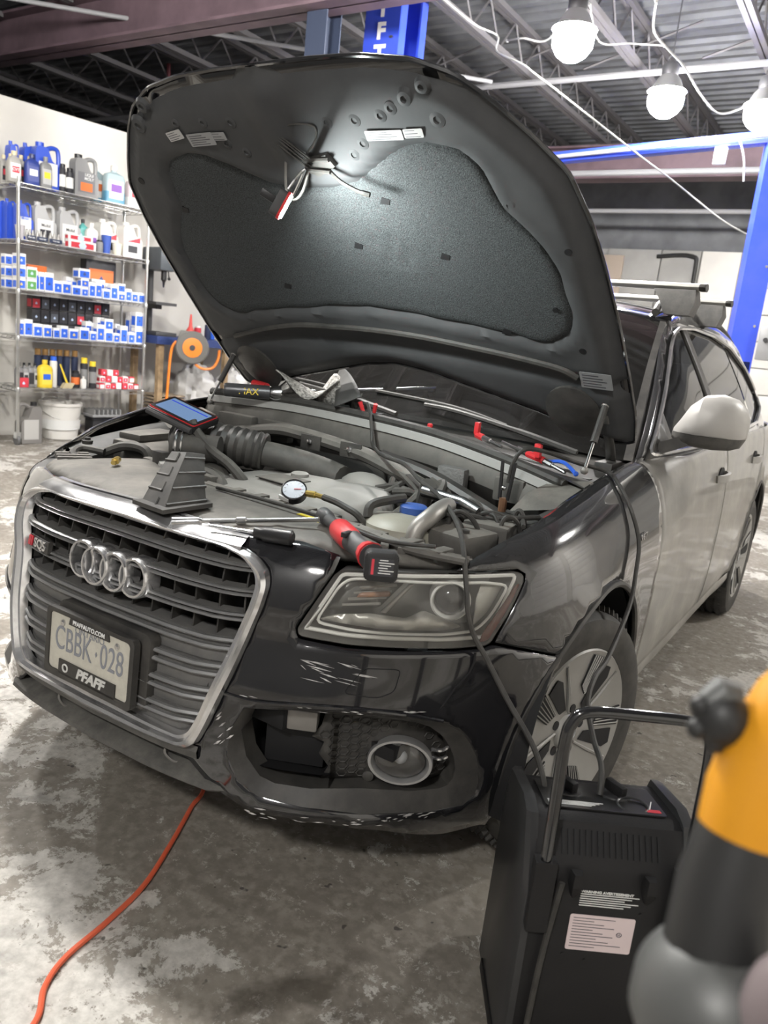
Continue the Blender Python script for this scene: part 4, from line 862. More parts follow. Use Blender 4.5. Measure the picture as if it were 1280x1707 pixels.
# strut brace across the bay
q = MB(); bp_ = spline([(-.66, 1.03, .945), (-.50, 1.02, .975), (-.34, 1.01, 1.005), (-.22, 1.0, 1.006), (-.06, 1.0, .992), (.08, .98, .978), (.26, .95, .940), (.45, .92, .893), (.60, .90, .88)], 5)
q.loft([[p + V((0, .034*math.cos(a), .024*math.sin(a))) for a in [2*PI*k/10 for k in range(10)]] for p in bp_], cap=True); brc = q.build('strut_brace', DUSTPL, car)
q = MB(); q.loft([[p + V((0, .030*math.cos(a), .020*math.sin(a))) for a in [2*PI*k/8 for k in range(8)]] for p in spline([(.10, 1.02, .985), (.30, 1.01, .955), (.48, .99, .905), (.60, .96, .88), (.70, .93, .905)], 6)], cap=True); q.build('cowl_drain_duct', BLKPL, car)
for x in (-.163, .006):
    q = MB(); q.box((x, .965, .990), (.085, .006, .05), bevel=.002); q.build('brace_plate', BLKPL, brc)
    q = MB(); q.lathe([(.011, 0), (.011, .007), (.007, .009), (.001, .009)], 6, frame((0, -1, .1), None, (x, .961, .992))); q.build('brace_bolt', STEEL, brc)
# engine cover
eo = rounded([(-.22, .47), (.06, .40), (.30, .44), (.33, .60), (.31, .80), (.22, .95), (-.02, 1.0), (-.22, .96), (-.26, .70)], .03, 3)
def ecf(x, y):
    e = segd(x, y, eo); z = .90 + .015*math.exp(-((x-.16)**2+(y-.78)**2)/.012) - .05*sst(1-e/.035)
    z += .018*math.exp(-((x-.20)/.07)**4-((y-.62)/.10)**4) + .016*math.exp(-((x+.02)/.09)**6-((y-.72)/.12)**6) - .03*math.exp(-((x-.03)/.05)**6-((y-.50)/.035)**6) - .026*math.exp(-((x-.16)/.03)**6-((y-.46)/.03)**6)
    return (x, y, z)
ec_ = panel('engine_cover', eo, ecf, COVER, car, step=.018, thick=.03, smooth=60)
q = MB(); q.lathe([(.028, -.01), (.028, .012), (.022, .016), (.001, .016)], 18, Matrix.Translation((-.02, .74, .915))); q.build('oil_filler_cap', COVER, ec_)
q = MB(); q.ball((.10, .93, .89), .075, 16, (1.2, .8, .6)); q.build('cover_dome', COVER, ec_)
q = MB(); q.box((-.02, .66, .917), (.13, .11, .004), Rz(-.1), bevel=.002); q.build('cover_plate', DUSTPL, ec_)
# intake tract
q = MB(); cp = spline([(-.52, .70, .95), (-.42, .72, .97), (-.30, .76, .965), (-.22, .80, .955)], 8); q.tube(cp, [.060+.006*(k % 2) for k in range(len(cp))], 14); q.build('intake_bellows', BLKPL, car)
q = MB(); q.loft([[p + V((0, .05*math.cos(a), .042*math.sin(a))) for a in [2*PI*k/12 for k in range(12)]] for p in spline([(-.23, .79, .955), (-.14, .83, .945), (-.05, .88, .925), (.02, .92, .90)], 4)], cap=True); q.build('intake_duct', HOSE, car)
q = MB(); q.tube([(-.40, .56, .965), (-.34, .60, .965), (-.27, .64, .965)], .044, 18); q.build('air_meter_pipe', HOSE, car)
q = MB(); q.torus((-.385, .57, .965), .047, .006, 24, 6, frame((.8, .55, 0))); q.torus((-.37, .58, .965), .047, .004, 24, 6, frame((.8, .55, 0))); q.build('hose_clamp', STEEL, car)
def hose(name, pts, r, m_=HOSE, n=6): q = MB(); q.tube(spline(pts, n), r, 8); return q.build(name, m_, car)
hose('breather_hose', [(-.36, .60, 1.045), (-.33, .60, 1.01), (-.26, .60, .965), (-.18, .59, .94), (-.13, .60, .90), (-.12, .62, .86)], .016)
hose('coolant_hose', [(-.66, .50, .90), (-.60, .54, .93), (-.52, .56, .925), (-.50, .56, .86)], .016)
hose('coolant_hose', [(-.30, .50, .90), (-.20, .52, .91), (-.12, .50, .89), (-.10, .45, .86)], .022)
hose('coolant_hose', [(-.36, .58, .88), (-.24, .60, .90), (-.16, .56, .87)], .026)
hose('vacuum_hose', [(.26, .86, .91), (.36, .82, .93), (.40, .72, .92), (.38, .62, .87)], .014)
hose('vacuum_hose', [(.20, .97, .90), (.28, .95, .93), (.36, .92, .92), (.34, .80, .88)], .012)
hose('vacuum_hose', [(-.60, .46, .915), (-.66, .42, .92), (-.62, .36, .91), (-.55, .40, .88)], .012)
# left side of the bay: air box, battery tray, lamp top
def blk(name, c, size, m_, rz=0, bev=.01, taper=1): q = MB(); q.box(c, size, Rz(rz), bevel=bev, taper=taper); return q.build(name, m_, car)
blk('air_box', (-.55, .74, .82), (.30, .34, .18), DUSTPL, .05, .03, .92); blk('air_box_lid', (-.55, .72, .915), (.24, .28, .03), DUSTPL, .05, .012)
blk('relay_box', (-.69, .72, .89), (.10, .26, .09), DUSTPL, .1, .015); blk('fuse_cover', (-.69, .72, .945), (.10, .2, .025), DUSTPL, .1, .01)
blk('fan_shroud', (-.30, .50, .86), (.34, .03, .12), DUSTPL, -.1, .008); blk('fan_bracket', (-.37, .49, .91), (.05, .03, .09), BLKPL, -.1, .005)
blk('intake_snorkel', (-.42, .56, .90), (.30, .07, .06), GREYP, -.65, .015)
for sg in (1, -1):
    for k in range(3): blk('carrier_rib', (sg*(.57+.035*k), .33+.02*k, .905), (.02, .10, .02), DUSTPL, sg*.5, .004)
    q = MB(); q.lathe([(.016, 0), (.018, .012), (.010, .014), (.010, .022), (.001, .024)], 14, Matrix.Translation((sg*.70, .47, .925))); q.build('hood_buffer', RUBBER, car)
# right side: expansion tank, brake parts, looms
TANK = mat('tank_plastic', (.30, .29, .24), .4, dirt=.35, dirtcol=(.2, .19, .16), dscale=12)
q = MB(); q.lathe([(.06, -.07), (.095, -.05), (.10, -.01), (.098, .0), (.104, .004), (.098, .010), (.095, .03), (.075, .045), (.03, .05), (.001, .05)], 28, Matrix.Translation((.53, .46, .895)) @ Matrix.Diagonal((1, .85, 1, 1))); tk = q.build('expansion_tank', TANK, car)
q = MB(); q.lathe([(.036, 0), (.036, .016), (.03, .02), (.001, .02)], 20, Matrix.Translation((.52, .53, .943))); q.build('tank_cap', mat('cap_blue', (.04, .10, .35), .4), tk)
q = MB(); q.tube(spline([(.455, .42, .93), (.45, .44, .96), (.475, .50, .972), (.49, .53, .975)], 5), .012, 8); q.build('overflow_hose', RUBBER, tk)
q = MB(); q.tube(spline([(.60, .40, .86), (.60, .41, .93), (.615, .45, .965), (.60, .53, .972), (.58, .60, .965)], 6), .021, 12); q.build('metal_coolant_pipe', mat('dull_aluminium', (.33, .32, .30), .42, .7, dirt=.3, dirtcol=(.2, .19, .17)), car)
q = MB(); q.tube([(.47, .66, .975), (.60, .64, .972), (.66, .62, .96)], .016, 12); q.build('refrigerant_pipe', STEEL, car)
q = MB(); q.tube(spline([(.43, .74, .88), (.43, .74, .94), (.45, .72, .985)], 4), .022, 10); q.build('brake_fluid_neck', BLKPL, car)
for c, sz, rz in (((.66, .50, .89), (.16, .14, .10), -.2), ((.70, .62, .90), (.12, .12, .10), .1), ((.62, .60, .88), (.09, .1, .1), .3), ((.68, .74, .89), (.1, .14, .08), 0)): blk('junction_block', c, sz, DUSTPL, rz, .012)
rnd = random.Random(11)
for k in range(15):
    a = V((.58+rnd.random()*.16, .50+rnd.random()*.20, .925)); d = V((.03+rnd.random()*.05, -.02+rnd.random()*.10, 0)); h_ = .02+rnd.random()*.035
    hose('wiring_loom', [a+V((0, 0, -.04)), a+V((d.x*.1, d.y*.1, h_*.7)), a+d*.5+V((0, 0, h_)), a+d+V((0, 0, h_*.5)), a+d*1.3+V((0, 0, -.03))], .005+rnd.random()*.003, RUBBER, 5)
hose('wiring_loom', [(.50, .70, .96), (.60, .66, .95), (.70, .62, .955), (.79, .70, .965)], .007, RUBBER)
hose('wiring_loom', [(.66, .80, .94), (.74, .70, .955), (.79, .60, .955)], .006, RUBBER)
# rails along the back of the radiator cover
for k, (dy, dz, r) in enumerate(((.0, 0, .010), (.022, -.004, .012), (.05, -.012, .008))): hose('cooling_rail', [(-.12, .425+dy, .905+dz), (.1, .40+dy, .908+dz), (.30, .385+dy, .910+dz), (.48, .36+dy, .912+dz), (.64, .315+dy, .912+dz), (.76, .36+dy, .905+dz)], r, DUSTPL)
for k in range(9): x = .02+.085*k; blk('rail_clip', (x, .41-.10*max(0, x-.2), .912), (.03, .06, .016), DUSTPL, -.1, .004)
hose('fan_harness', [(.0, .36, .925), (.2, .345, .93), (.40, .325, .93), (.58, .29, .925), (.70, .33, .93)], .005, RUBBER)
rnd = random.Random(5)
for k in range(12):
    c = V((.22+rnd.random()*.18, .84+rnd.random()*.12, .89+rnd.random()*.04)); q = MB(); q.tube(spline([c, c+V((rnd.uniform(-.05, .05), rnd.uniform(-.03, .03), .03)), c+V((rnd.uniform(-.08, .08), rnd.uniform(-.05, .05), .0))], 4), .009+rnd.random()*.008, 7); q.build('injector_hose', HOSE, car)
# ================================================================ wire shelving with its goods
SH0 = V((-5.40, 3.19, 0)); SDL = V((math.sin(th7), math.cos(th7), 0)); SDD = V((-math.cos(th7), math.sin(th7), 0)); SHZ = [2.37, 1.885, 1.445, 1.022, .543, 0]
def SP(l, d, z): return SH0 + SDL*l + SDD*d + V((0, 0, z))
SM = Matrix(((SDL.x, -SDD.x, 0, 0), (SDL.y, -SDD.y, 0, 0), (0, 0, 1, 0), (0, 0, 0, 1)))     # local x along the shelf, local -y into it ... front faces +y
def sloc(l, d, z): m = SM.copy(); m.translation = SP(l, d, z); return m
WIRE = mat('wire_chrome', (.55, .55, .53), .28, .9)
rack = empty('wire_rack', SH0); tag(rack, 'tall chrome wire shelving unit on casters against the white wall', 'shelving')
def rb(q, name, m_, par=None):
    o = q.build(name, m_, par or rack); o.matrix_parent_inverse = Matrix.Translation(-SH0); return o
SL, SD = 1.335, .45
for l, d in ((0, 0), (SL, 0), (0, SD), (SL, SD)):
    q = MB(); q.tube([SP(l, d, .12), SP(l, d, 2.42)], .0155, 10); rb(q, 'post', WIRE)
    cs = MB(); cs.lathe([(.05, -.014), (.052, 0), (.05, .014)], 20, frame(SDL, None, SP(l, d+.02, .052))); cst = rb(cs, 'caster', mat('caster_grey', (.12, .12, .12), .5))
    q = MB(); q.box(SP(l, d+.01, .095), (.045, .05, .06)); o = q.build('caster_fork', WIRE); o.parent = cst
for z in SHZ[:5]:
    for nm, a, b in (('front', (0, 0), (SL, 0)), ('back', (0, SD), (SL, SD)), ('side', (0, 0), (0, SD)), ('side', (SL, 0), (SL, SD))):
        A, Bq = SP(*a, z), SP(*b, z); n = int((Bq-A).length/.045); q = MB()
        q.tube([A, Bq], .0045, 6); q.tube([A-V((0, 0, .036)), Bq-V((0, 0, .036))], .0035, 6)
        zz = [A.lerp(Bq, k/n) - V((0, 0, .036 if k % 2 else 0)) for k in range(n+1)]; q.tube(zz, .0028, 5); rb(q, 'shelf_edge', WIRE)
    q = MB()
    for k in range(1, 20): q.tube([SP(SL*k/20, 0, z-.003), SP(SL*k/20, SD, z-.003)], .0022, 4)
    for d in (.15, .30): q.tube([SP(0, d, z-.006), SP(SL, d, z-.006)], .003, 4)
    rb(q, 'shelf_wires', WIRE)['kind'] = 'stuff'
    for l, d in ((0, 0), (SL, 0), (0, SD), (SL, SD)):
        q = MB(); q.lathe([(.020, -.04), (.022, 0), (.020, .005)], 12, Matrix.Translation(SP(l, d, z))); rb(q, 'sleeve', WIRE)
SHN = ['top', 'second', 'third', 'fourth', 'lowest']
PL = lambda n, c, r=.35: mat(n, c, r)
JB, JS, JG, JW = PL('jug_blue', (.03, .08, .50)), PL('jug_silver', (.42, .42, .42), .35), PL('jug_grey', (.22, .22, .22)), PL('jug_white', (.72, .70, .66))
LW_, LBLK, LRED, LYEL, LORG, LGRN, LPUR = PL('label_white', (.72, .72, .70), .5), PL('label_black', (.03, .03, .035), .5), PL('label_red', (.55, .04, .06), .5), PL('label_yellow', (.75, .55, .04), .5), PL('label_orange', (.65, .16, .04), .5), PL('label_green', (.10, .30, .08), .5), PL('label_purple', (.20, .08, .35), .5)
LBLU = PL('label_blue', (.03, .12, .62), .45); CAPB = PL('cap_beige', (.55, .47, .30)); CAPK = PL('cap_black', (.02, .02, .022)); CAPBR = PL('cap_brown', (.30, .17, .06)); CLEAR = PL('clear_grey_bottle', (.33, .32, .30), .25)
DKB = PL('dark_navy', (.03, .04, .08)); WASH = mat('washer_fluid', (.35, .45, .48), .25); WASHB = PL('washer_blue', (.10, .28, .42), .3)
def good(kind, shelf, l, d, z, label, cat, group):
    t = empty(kind, SP(l, d+(.024 if shelf < 5 else 0), SHZ[shelf]+z+.005), -th7); t.rotation_euler = (0, 0, math.atan2(SDL.y, SDL.x)); tag(t, label, cat, group); return t
# local axes of a good: +x along the shelf, -y towards the viewer ... (x right, y into the shelf)
def g_jug(t, w, h, dp, body, lab, cap, lab2=None, handle='right'):
    q = MB(); hw = w/2; s = 1 if handle == 'right' else -1
    pol = [(-hw, 0), (hw, 0), (hw, h*.52), (hw*.30, h*.62), (hw*.05, h*.80), (-hw*.10, h*.90), (-hw*.85, h*.90), (-hw, h*.80)]
    pol = [(s*x, y) for x, y in pol]; pol = pol if s > 0 else pol[::-1]
    q.prism(rounded(pol, w*.08, 3), -dp/2, dp/2, Matrix.Translation((0, dp/2, 0)) @ Matrix.Rotation(PI/2, 4, 'X')); q.build('body', body, t)
    q = MB(); q.tube(spline([(s*hw*.92, dp/2, h*.48), (s*hw*.98, dp/2, h*.70), (s*hw*.88, dp/2, h*.90), (s*hw*.45, dp/2, h*.93), (-s*hw*.05, dp/2, h*.86)], 4), w*.085, 8); q.build('handle', body, t)
    q = MB(); q.lathe([(w*.15, 0), (w*.15, h*.10), (.001, h*.10)], 14, Matrix.Translation((-s*hw*.5, dp/2, h*.89))); q.build('cap', cap, t)
    q = MB(); q.box((-.02*w, -.0012, h*.34), (w*.72, .002, h*.48)); q.build('label', lab, t)
    if lab2: q = MB(); q.box((-.02*w, -.0026, h*.24), (w*.5, .001, h*.2)); q.build('label_block', lab2, t)
def g_bottle(t, w, h, dp, body, lab, cap, lab2=None, neck=.3):
    q = MB(); sec = lambda k, z: [(x*k, dp/2+(y)*k, z) for x, y in rrect(w, dp, min(w, dp)*.3, 3)]
    q.loft([sec(.96, 0), sec(1, h*.03), sec(1, h*.66), sec(.85, h*.76), sec(neck, h*.84), sec(neck, h*.90)], cap=True); q.build('body', body, t)
    q = MB(); q.lathe([(w*neck*.62, 0), (w*neck*.62, h*.12), (w*neck*.5, h*.13), (.001, h*.13)], 14, Matrix.Translation((0, dp/2, h*.87))); q.build('cap', cap, t)
    q = MB(); q.box((0, -.0012, h*.36), (w*.74, .002, h*.48)); q.build('label', lab, t)
    if lab2: q = MB(); q.box((0, -.0026, h*.40), (w*.56, .001, h*.2)); q.build('label_block', lab2, t)
def g_can(t, w, h, body, cap, lab=None, capf=.14):
    r = w/2; m = Matrix.Translation((0, r, 0))
    q = MB(); q.lathe([(r*.94, 0), (r, .004), (r, h*(1-capf)-.008), (r*.8, h*(1-capf))], 18, m); q.build('body', body, t)
    q = MB(); q.lathe([(r*.82, h*(1-capf)), (r*.82, h-.004), (r*.7, h), (.001, h)], 18, m); q.build('cap', cap, t)
    if lab: q = MB(); q.lathe([(r*1.01, h*.2), (r*1.01, h*.62)], 18, m, cap=False); q.build('label', lab, t)
def g_cup(t, w, h, body):
    r = w/2; q = MB(); q.lathe([(r*.72, 0), (r, h), (r*.95, h), (r*.68, .006), (.001, .006)], 20, Matrix.Translation((0, r, 0))); q.build('cup', body, t)
    q = MB(); q.torus((0, r, h), r, .003, 20, 5); q.build('rim', body, t)
CART = mat('carton_white', (.74, .74, .73), .6, var=.05, vscale=30); DROP = [PL('drop_yellow', (.75, .55, .15), .5), PL('drop_dark', (.05, .07, .2), .5), PL('drop_pale', (.5, .6, .8), .5)]
def g_fbox(t, w, h, dp, pane=LBLU, k=0, body=CART):
    q = MB(); q.box((0, dp/2, h/2), (w*.97, dp, h*.985), bevel=.002); q.build('carton', body, t)
    q = MB(); q.box((0, -.001, h*.43), (w*.80, .002, h*.66)); q.build('front_panel', pane, t)
    q = MB(); q.box((0, .1*dp+dp*.4, h*.43), (w*.985, dp*.75, h*.60)); q.build('side_panel', pane, t)
    q = MB(); q.prism([(-w*.14, 0), (0, w*.2), (w*.14, 0), (w*.08, -w*.1), (-w*.08, -w*.1)], .0, .0015, Matrix.Translation((0, -.002, h*.42)) @ Matrix.Rotation(PI/2, 4, 'X')); q.build('mark', DROP[k % 3], t)
def flat_text(t, body, size, x, z, m_, sx=1, y=-.0034): text('lettering', body, size, Matrix.Translation((x, y, z)) @ Matrix.Rotation(PI/2, 4, 'X'), m_, t, sx=sx, extrude=.0003, bold=.0006)
ORD = ['first', 'second', 'third', 'fourth', 'fifth', 'sixth', 'seventh', 'eighth', 'ninth', 'tenth', 'eleventh', 'twelfth', 'thirteenth', 'fourteenth', 'fifteenth', 'sixteenth', 'seventeenth']
# ---- top shelf
G1 = 'oil jugs and bottles on the top shelf'
for i, (l, d, w, h) in enumerate(((.035, .30, .075, .25), (.045, .19, .075, .255), (.012, .05, .115, .262), (.13, .17, .085, .262), (.185, .12, .085, .26))):
    t = good('oil_bottle', 0, l, d, 0, ('clear grey beige-capped bottle at the back left corner of the top shelf', 'clear grey beige-capped bottle just behind the one lettered CVT', 'clear grey beige-capped bottle with red CVT label on the top shelf', 'clear grey beige-capped bottle behind the small blue bottle', 'clear grey beige-capped bottle between small blue bottle and big blue jug')[i], 'bottle', G1)
    g_bottle(t, w, h, .07, CLEAR, LW_ if i == 2 else LBLK, CAPB, LRED, .34)
    if i == 2: flat_text(t, 'CVT', .034, 0, h*.40, LW_)
for i, (l, d, w, h) in enumerate(((.115, .27, .10, .385), (.24, .24, .12, .395), (.335, .09, .245, .405))):
    t = good('oil_jug', 0, l, d, 0, ('tall blue jug, leftmost of the three behind the top shelf bottles', 'tall blue jug, middle of the three behind the top shelf bottles', 'large blue handled oil jug with slanted white label, top shelf')[i], 'jug', G1); g_jug(t, w, h, .11, JB, LW_ if i == 2 else JB, JB)
t = good('oil_bottle', 0, .152, .005, 0, 'small dark blue oil bottle with white oval label, top shelf front', 'bottle', G1); g_bottle(t, .13, .267, .07, PL('bottle_navy', (.03, .05, .22)), PL('label_navy', (.06, .08, .25), .4), PL('cap_navy', (.03, .04, .12)), LW_)
t = good('oil_bottle', 0, .279, .005, 0, 'small grey oil bottle with yellow strip beside the blue bottle', 'bottle', G1); g_bottle(t, .105, .271, .07, JG, JS, JG, LYEL)
t = good('additive_can', 0, .452, .03, 0, 'slim black and white additive can beside the big blue jug', 'can', G1); g_can(t, .055, .25, LBLK, CAPK, LW_)
t = good('additive_can', 0, .513, .005, 0, 'slim white labelled additive can touching the grey jug', 'can', G1); g_can(t, .068, .225, LBLK, CAPK, LW_)
t = good('oil_jug', 0, .683, .03, 0, 'large grey oil jug with black and orange label, top shelf', 'jug', G1); g_jug(t, .24, .378, .12, JG, PL('label_dark', (.16, .16, .17), .5), CAPK, LORG); flat_text(t, 'LIQUI', .036, .02, .20, LW_); flat_text(t, 'MOLY', .036, .02, .165, LW_)
for i, (l, d, w, h) in enumerate(((.90, .17, .12, .34), (.995, .03, .21, .355), (1.205, .03, .14, .32))):
    t = good('washer_fluid_jug', 0, l, d, 0, ('blue washer fluid bottle half hidden behind a bigger one, top shelf', 'pale washer fluid jug with blue liquid and white label, top shelf', 'pale pinkish bottle at the right end of the top shelf')[i], 'jug', G1); g_bottle(t, w, h, .11, WASH if i != 2 else PL('bottle_pink', (.55, .45, .47)), LW_, JW, (LORG, LPUR, LRED)[i], .25)
    q = MB(); q.loft([[(x*1.004, .055+y*1.004, z) for x, y in rrect(w, .11, .03, 3)] for z in (.004, h*.30)]); q.build('liquid', WASHB if i != 2 else JW, t)
# ---- second shelf
G2 = 'jugs, cups and boxes on the second shelf'
for i, (l, d, w, h) in enumerate(((.02, .33, .10, .36), (.06, .22, .10, .36), (.115, .07, .14, .35))):
    t = good('oil_jug', 1, l, d, 0, ('blue oil jug at the back left of the second shelf', 'blue oil jug in the middle of three, second shelf left end', 'blue oil jug with white slanted label beside the rack post, second shelf')[i], 'jug', G2); g_jug(t, w, h, .11, JB, LW_ if i == 2 else JB, JB)
    if i == 2: flat_text(t, 'Mobil', .03, -.01, .19, LBLU)
t = good('paper_cup', 1, .045, .0, 0, 'small grey cup in front of the white-labelled blue jug', 'cup', G2); g_cup(t, .085, .12, PL('cup_grey', (.45, .43, .45)))
for i, (l, w, h) in enumerate(((.313, .21, .37), (.555, .21, .365))):
    t = good('oil_jug', 1, l, .09, 0, ('silver oil jug with black numeral 1, left of the two', 'silver oil jug with black numeral 1, right of the two')[i], 'jug', G2); g_jug(t, w, h, .12, JS, LW_, JS, LBLK); flat_text(t, '1', .08, -.005, h*.24, LW_); flat_text(t, 'Mobil', .04, 0, h*.44, LBLK)
for i, (l, w) in enumerate(((.132, .09), (.236, .11), (.366, .13))):
    t = good('water_pack', 1, l, 0, 0, ('clear shrink-wrapped bottle pack, leftmost of three, second shelf front', 'clear shrink-wrapped bottle pack, middle of three, second shelf front', 'clear shrink-wrapped bottle pack, rightmost of three, second shelf front')[i], 'pack', G2)
    for j in range(3): q = MB(); q.lathe([(w*.15, 0), (w*.15, .06), (w*.07, .085), (w*.07, .10), (.001, .10)], 10, Matrix.Translation((-w*.3+w*.3*j, .03, 0))); q.build('small_bottle', CLEAR, t)
    q = MB(); q.box((0, -.0, .03), (w*.95, .002, .035)); q.build('wrap_label', DKB, t); 
    flat_text(t, 'elements', .018, 0, .03, LW_)
t = good('parts_box', 1, .633, 0, 0, 'flat red and white parts box on the second shelf front', 'box', G2); g_fbox(t, .29, .075, .07, LRED, 2); 
t = good('parts_box', 1, .62, .01, .076, 'red and white parts box lying on top of another one', 'box', G2); g_fbox(t, .26, .05, .065, LRED, 2)
t = good('bottle', 1, .745, .17, 0, 'teal bottle behind the red and white boxes', 'bottle', G2); g_bottle(t, .095, .30, .07, PL('teal', (.10, .35, .33)), PL('teal2', (.15, .42, .38)), CAPK)
t = good('bottle', 1, .80, .10, 0, 'round white bottle with purple label on the second shelf', 'bottle', G2); g_bottle(t, .12, .27, .08, JW, LW_, JW, LPUR)
for i, (l, d, w, h) in enumerate(((.99, .12, .20, .335), (1.20, .03, .215, .34))):
    t = good('antifreeze_jug', 1, l, d, 0, ('white handled jug behind the blue tumbler', 'white handled jug with red and black label at the second shelf right end')[i], 'jug', G2); g_jug(t, w, h, .13, JW, LW_, JW, LBLK, 'right')
    q = MB(); q.prism([(-w*.36, 0), (w*.36, 0), (w*.36, h*.16)], 0, .002, Matrix.Translation((0, -.003, h*.44)) @ Matrix.Rotation(PI/2, 4, 'X')); q.build('red_swoosh', LRED, t)
t = good('additive_can', 1, .83, .0, 0, 'short dark can left of the blue tumbler', 'can', G2); g_can(t, .07, .115, JG, CAPK)
t = good('tumbler', 1, .912, .0, 0, 'blue tumbler standing between dark can and cream cup', 'cup', G2); g_cup(t, .10, .17, PL('tumbler_blue', (.05, .10, .38)))
t = good('paper_cup', 1, 1.03, .0, 0, 'cream paper cup in front of the white jugs', 'cup', G2); g_cup(t, .10, .115, PL('cup_cream', (.68, .64, .52)))
# ---- filter cartons: (l, w, h, z offset)
R3 = [(.040, .087, .101, 0), (.040, .087, .105, .102), (.040, .087, .108, .208), (.233, .049, .177, 0), (.305, .09, .179, 0), (.392, .082, .117, 0), (.480, .092, .123, 0), (.580, .094, .095, 0), (.668, .073, .088, 0), (.668, .08, .08, .089), (.660, .12, .092, .170), (.745, .066, .145, 0), (.815, .068, .158, 0), (.900, .083, .098, 0), (.986, .078, .154, 0), (1.070, .079, .082, 0), (1.066, .084, .085, .083), (1.148, .066, .126, 0), (1.223, .071, .101, 0), (1.300, .070, .102, 0)]
R4 = [(.043, .045, .149, 0), (.110, .080, .158, 0), (.200, .092, .124, 0), (.294, .087, .12, 0), (.384, .063, .098, 0), (.462, .08, .125, 0), (.560, .101, .104, 0), (.672, .103, .125, 0), (.766, .068, .095, 0), (.848, .082, .168, 0), (.940, .089, .12, 0), (.938, .095, .108, .121), (1.026, .069, .095, 0), (1.110, .081, .175, 0), (1.198, .074, .118, 0), (1.287, .09, .17, 0), (1.285, .09, .155, .171)]
for sh_, rows in ((2, R3), (3, R4)):
    base = [r for r in rows if r[3] == 0]; base.sort()
    for i, (l, w, h, z) in enumerate(rows):
        if z == 0: lb = 'blue-and-white filter carton, %s from the left in the %s shelf front row' % (ORD[base.index((l, w, h, z))], SHN[sh_])
        else:
            j = min(range(len(base)), key=lambda k: abs(base[k][0]-l)); lb = 'blue-and-white carton stacked %s above the %s front carton, %s shelf' % ('highest' if z > .15 and sh_ == 2 else 'directly', ORD[j], SHN[sh_])
        t = good('filter_carton', sh_, l, 0, z, lb, 'carton', 'blue and white filter cartons on the %s shelf' % SHN[sh_]); g_fbox(t, w, h, min(.12, max(.07, w)), LBLU, i)
for i, (l, d, w, h) in enumerate(((.575, .14, .055, .172), (.632, .14, .053, .170), (.688, .14, .053, .165), (.89, .14, .15, .185), (1.0, .14, .057, .16))):
    t = good('filter_carton', 2, l, d, 0, 'tall carton in the second row of the third shelf, %s from the left' % ORD[i], 'carton', 'back row cartons on the third shelf'); g_fbox(t, w, h, .09, LBLU, i)
for i, (l, d, w, h) in enumerate(((.795, .14, .062, .185), (.858, .14, .053, .172), (.925, .14, .075, .235), (1.12, .14, .051, .185), (1.29, .14, .058, .32))):
    t = good('filter_carton', 3, l, d, 0, 'tall carton in the second row of the fourth shelf, %s from the left' % ORD[i], 'carton', 'back row cartons on the fourth shelf'); g_fbox(t, w, h, .09, LBLU, i)
for r in range(3):
    for c in range(2):
        t = good('filter_carton', 2, .05+.075*c, .27, .104*r, 'pale carton at the third shelf left end, %s column, %s layer' % (('outer', 'inner')[c], ('bottom', 'middle', 'top')[r]), 'carton', 'cartons seen through the rack side'); g_fbox(t, .07, .10, .09, LBLU, 1)
for i, z in enumerate((0, .106)):
    t = good('parts_box', 2, .148, .02, z, ('green and white box on the third shelf, lower of two', 'green and white box on the third shelf, upper of two')[i], 'box', 'green and white boxes'); g_fbox(t, .10, .104, .10, LGRN, 2)
t = good('filter_carton', 2, .200, .02, 0, 'narrow blue carton squeezed right of the green and white boxes', 'carton', 'blue and white filter cartons on the third shelf'); g_fbox(t, .012, .185, .09, LBLU, 1)
t = good('glove_box', 2, .29, .20, 0, 'orange glove box at the back of the third shelf', 'box', 'orange boxes at the back of the third shelf'); g_fbox(t, .19, .24, .12, LORG, 0, LORG)
t = good('glove_box', 2, 1.0, .28, 0, 'orange and black box standing at the back right of the third shelf', 'box', 'orange boxes at the back of the third shelf'); g_fbox(t, .34, .38, .12, LORG, 1, LBLK)
for c in range(9):
    for r in range(3):
        t = good('filter_carton', 3, .33+.093*c, .30, .128*r, 'black filter carton at the back of the fourth shelf, %s of nine, %s layer' % (ORD[c], ('bottom', 'middle', 'top')[r]), 'carton', 'black cartons behind the blue ones'); g_fbox(t, .088, .125, .11, LRED if (c*3+r) % 7 == 2 else LBLK if (c+r) % 3 else PL('label_slate', (.10, .11, .13), .5), 2, LBLK)
# ---- lowest shelf
G5 = 'bottles, cans and small boxes on the lowest shelf'
for i, l in enumerate((.07, .118, .17, .222)):
    t = good('oil_bottle', 4, l, .06, 0, 'grey bottle with curved black label, %s of four on the lowest shelf' % ORD[i], 'bottle', G5); g_bottle(t, .062, .225, .09, JG, JS if i % 2 else LBLK, CAPK, LBLK)
t = good('filter_pack', 4, .065, .0, 0, 'red packet in front of the grey bottles, lowest shelf', 'packet', G5); g_fbox(t, .10, .09, .05, LRED, 2, LRED)
t = good('oil_bottle', 4, .292, 0, 0, 'bright yellow oil bottle on the lowest shelf', 'bottle', G5); g_bottle(t, .135, .265, .09, LYEL, PL('label_gold', (.8, .62, .08), .4), LYEL, LBLU)
t = good('spray_can', 4, .40, .05, 0, 'white spray can right of the yellow bottle', 'can', G5); g_can(t, .07, .30, LW_, LBLU, None)
for i, l in enumerate((.315, .389, .463, .538, .613, .70)):
    t = good('spray_can', 4, l, .20, 0, 'dark blue spray can with brown cap, %s from the left, lowest shelf' % ORD[i], 'can', 'brown-capped spray cans'); g_can(t, .068, .36, DKB, CAPBR, None, .17)
t = good('parts_brush', 4, .49, .0, 0, 'parts brush with yellow and white handle leaning on the cans', 'brush', G5)
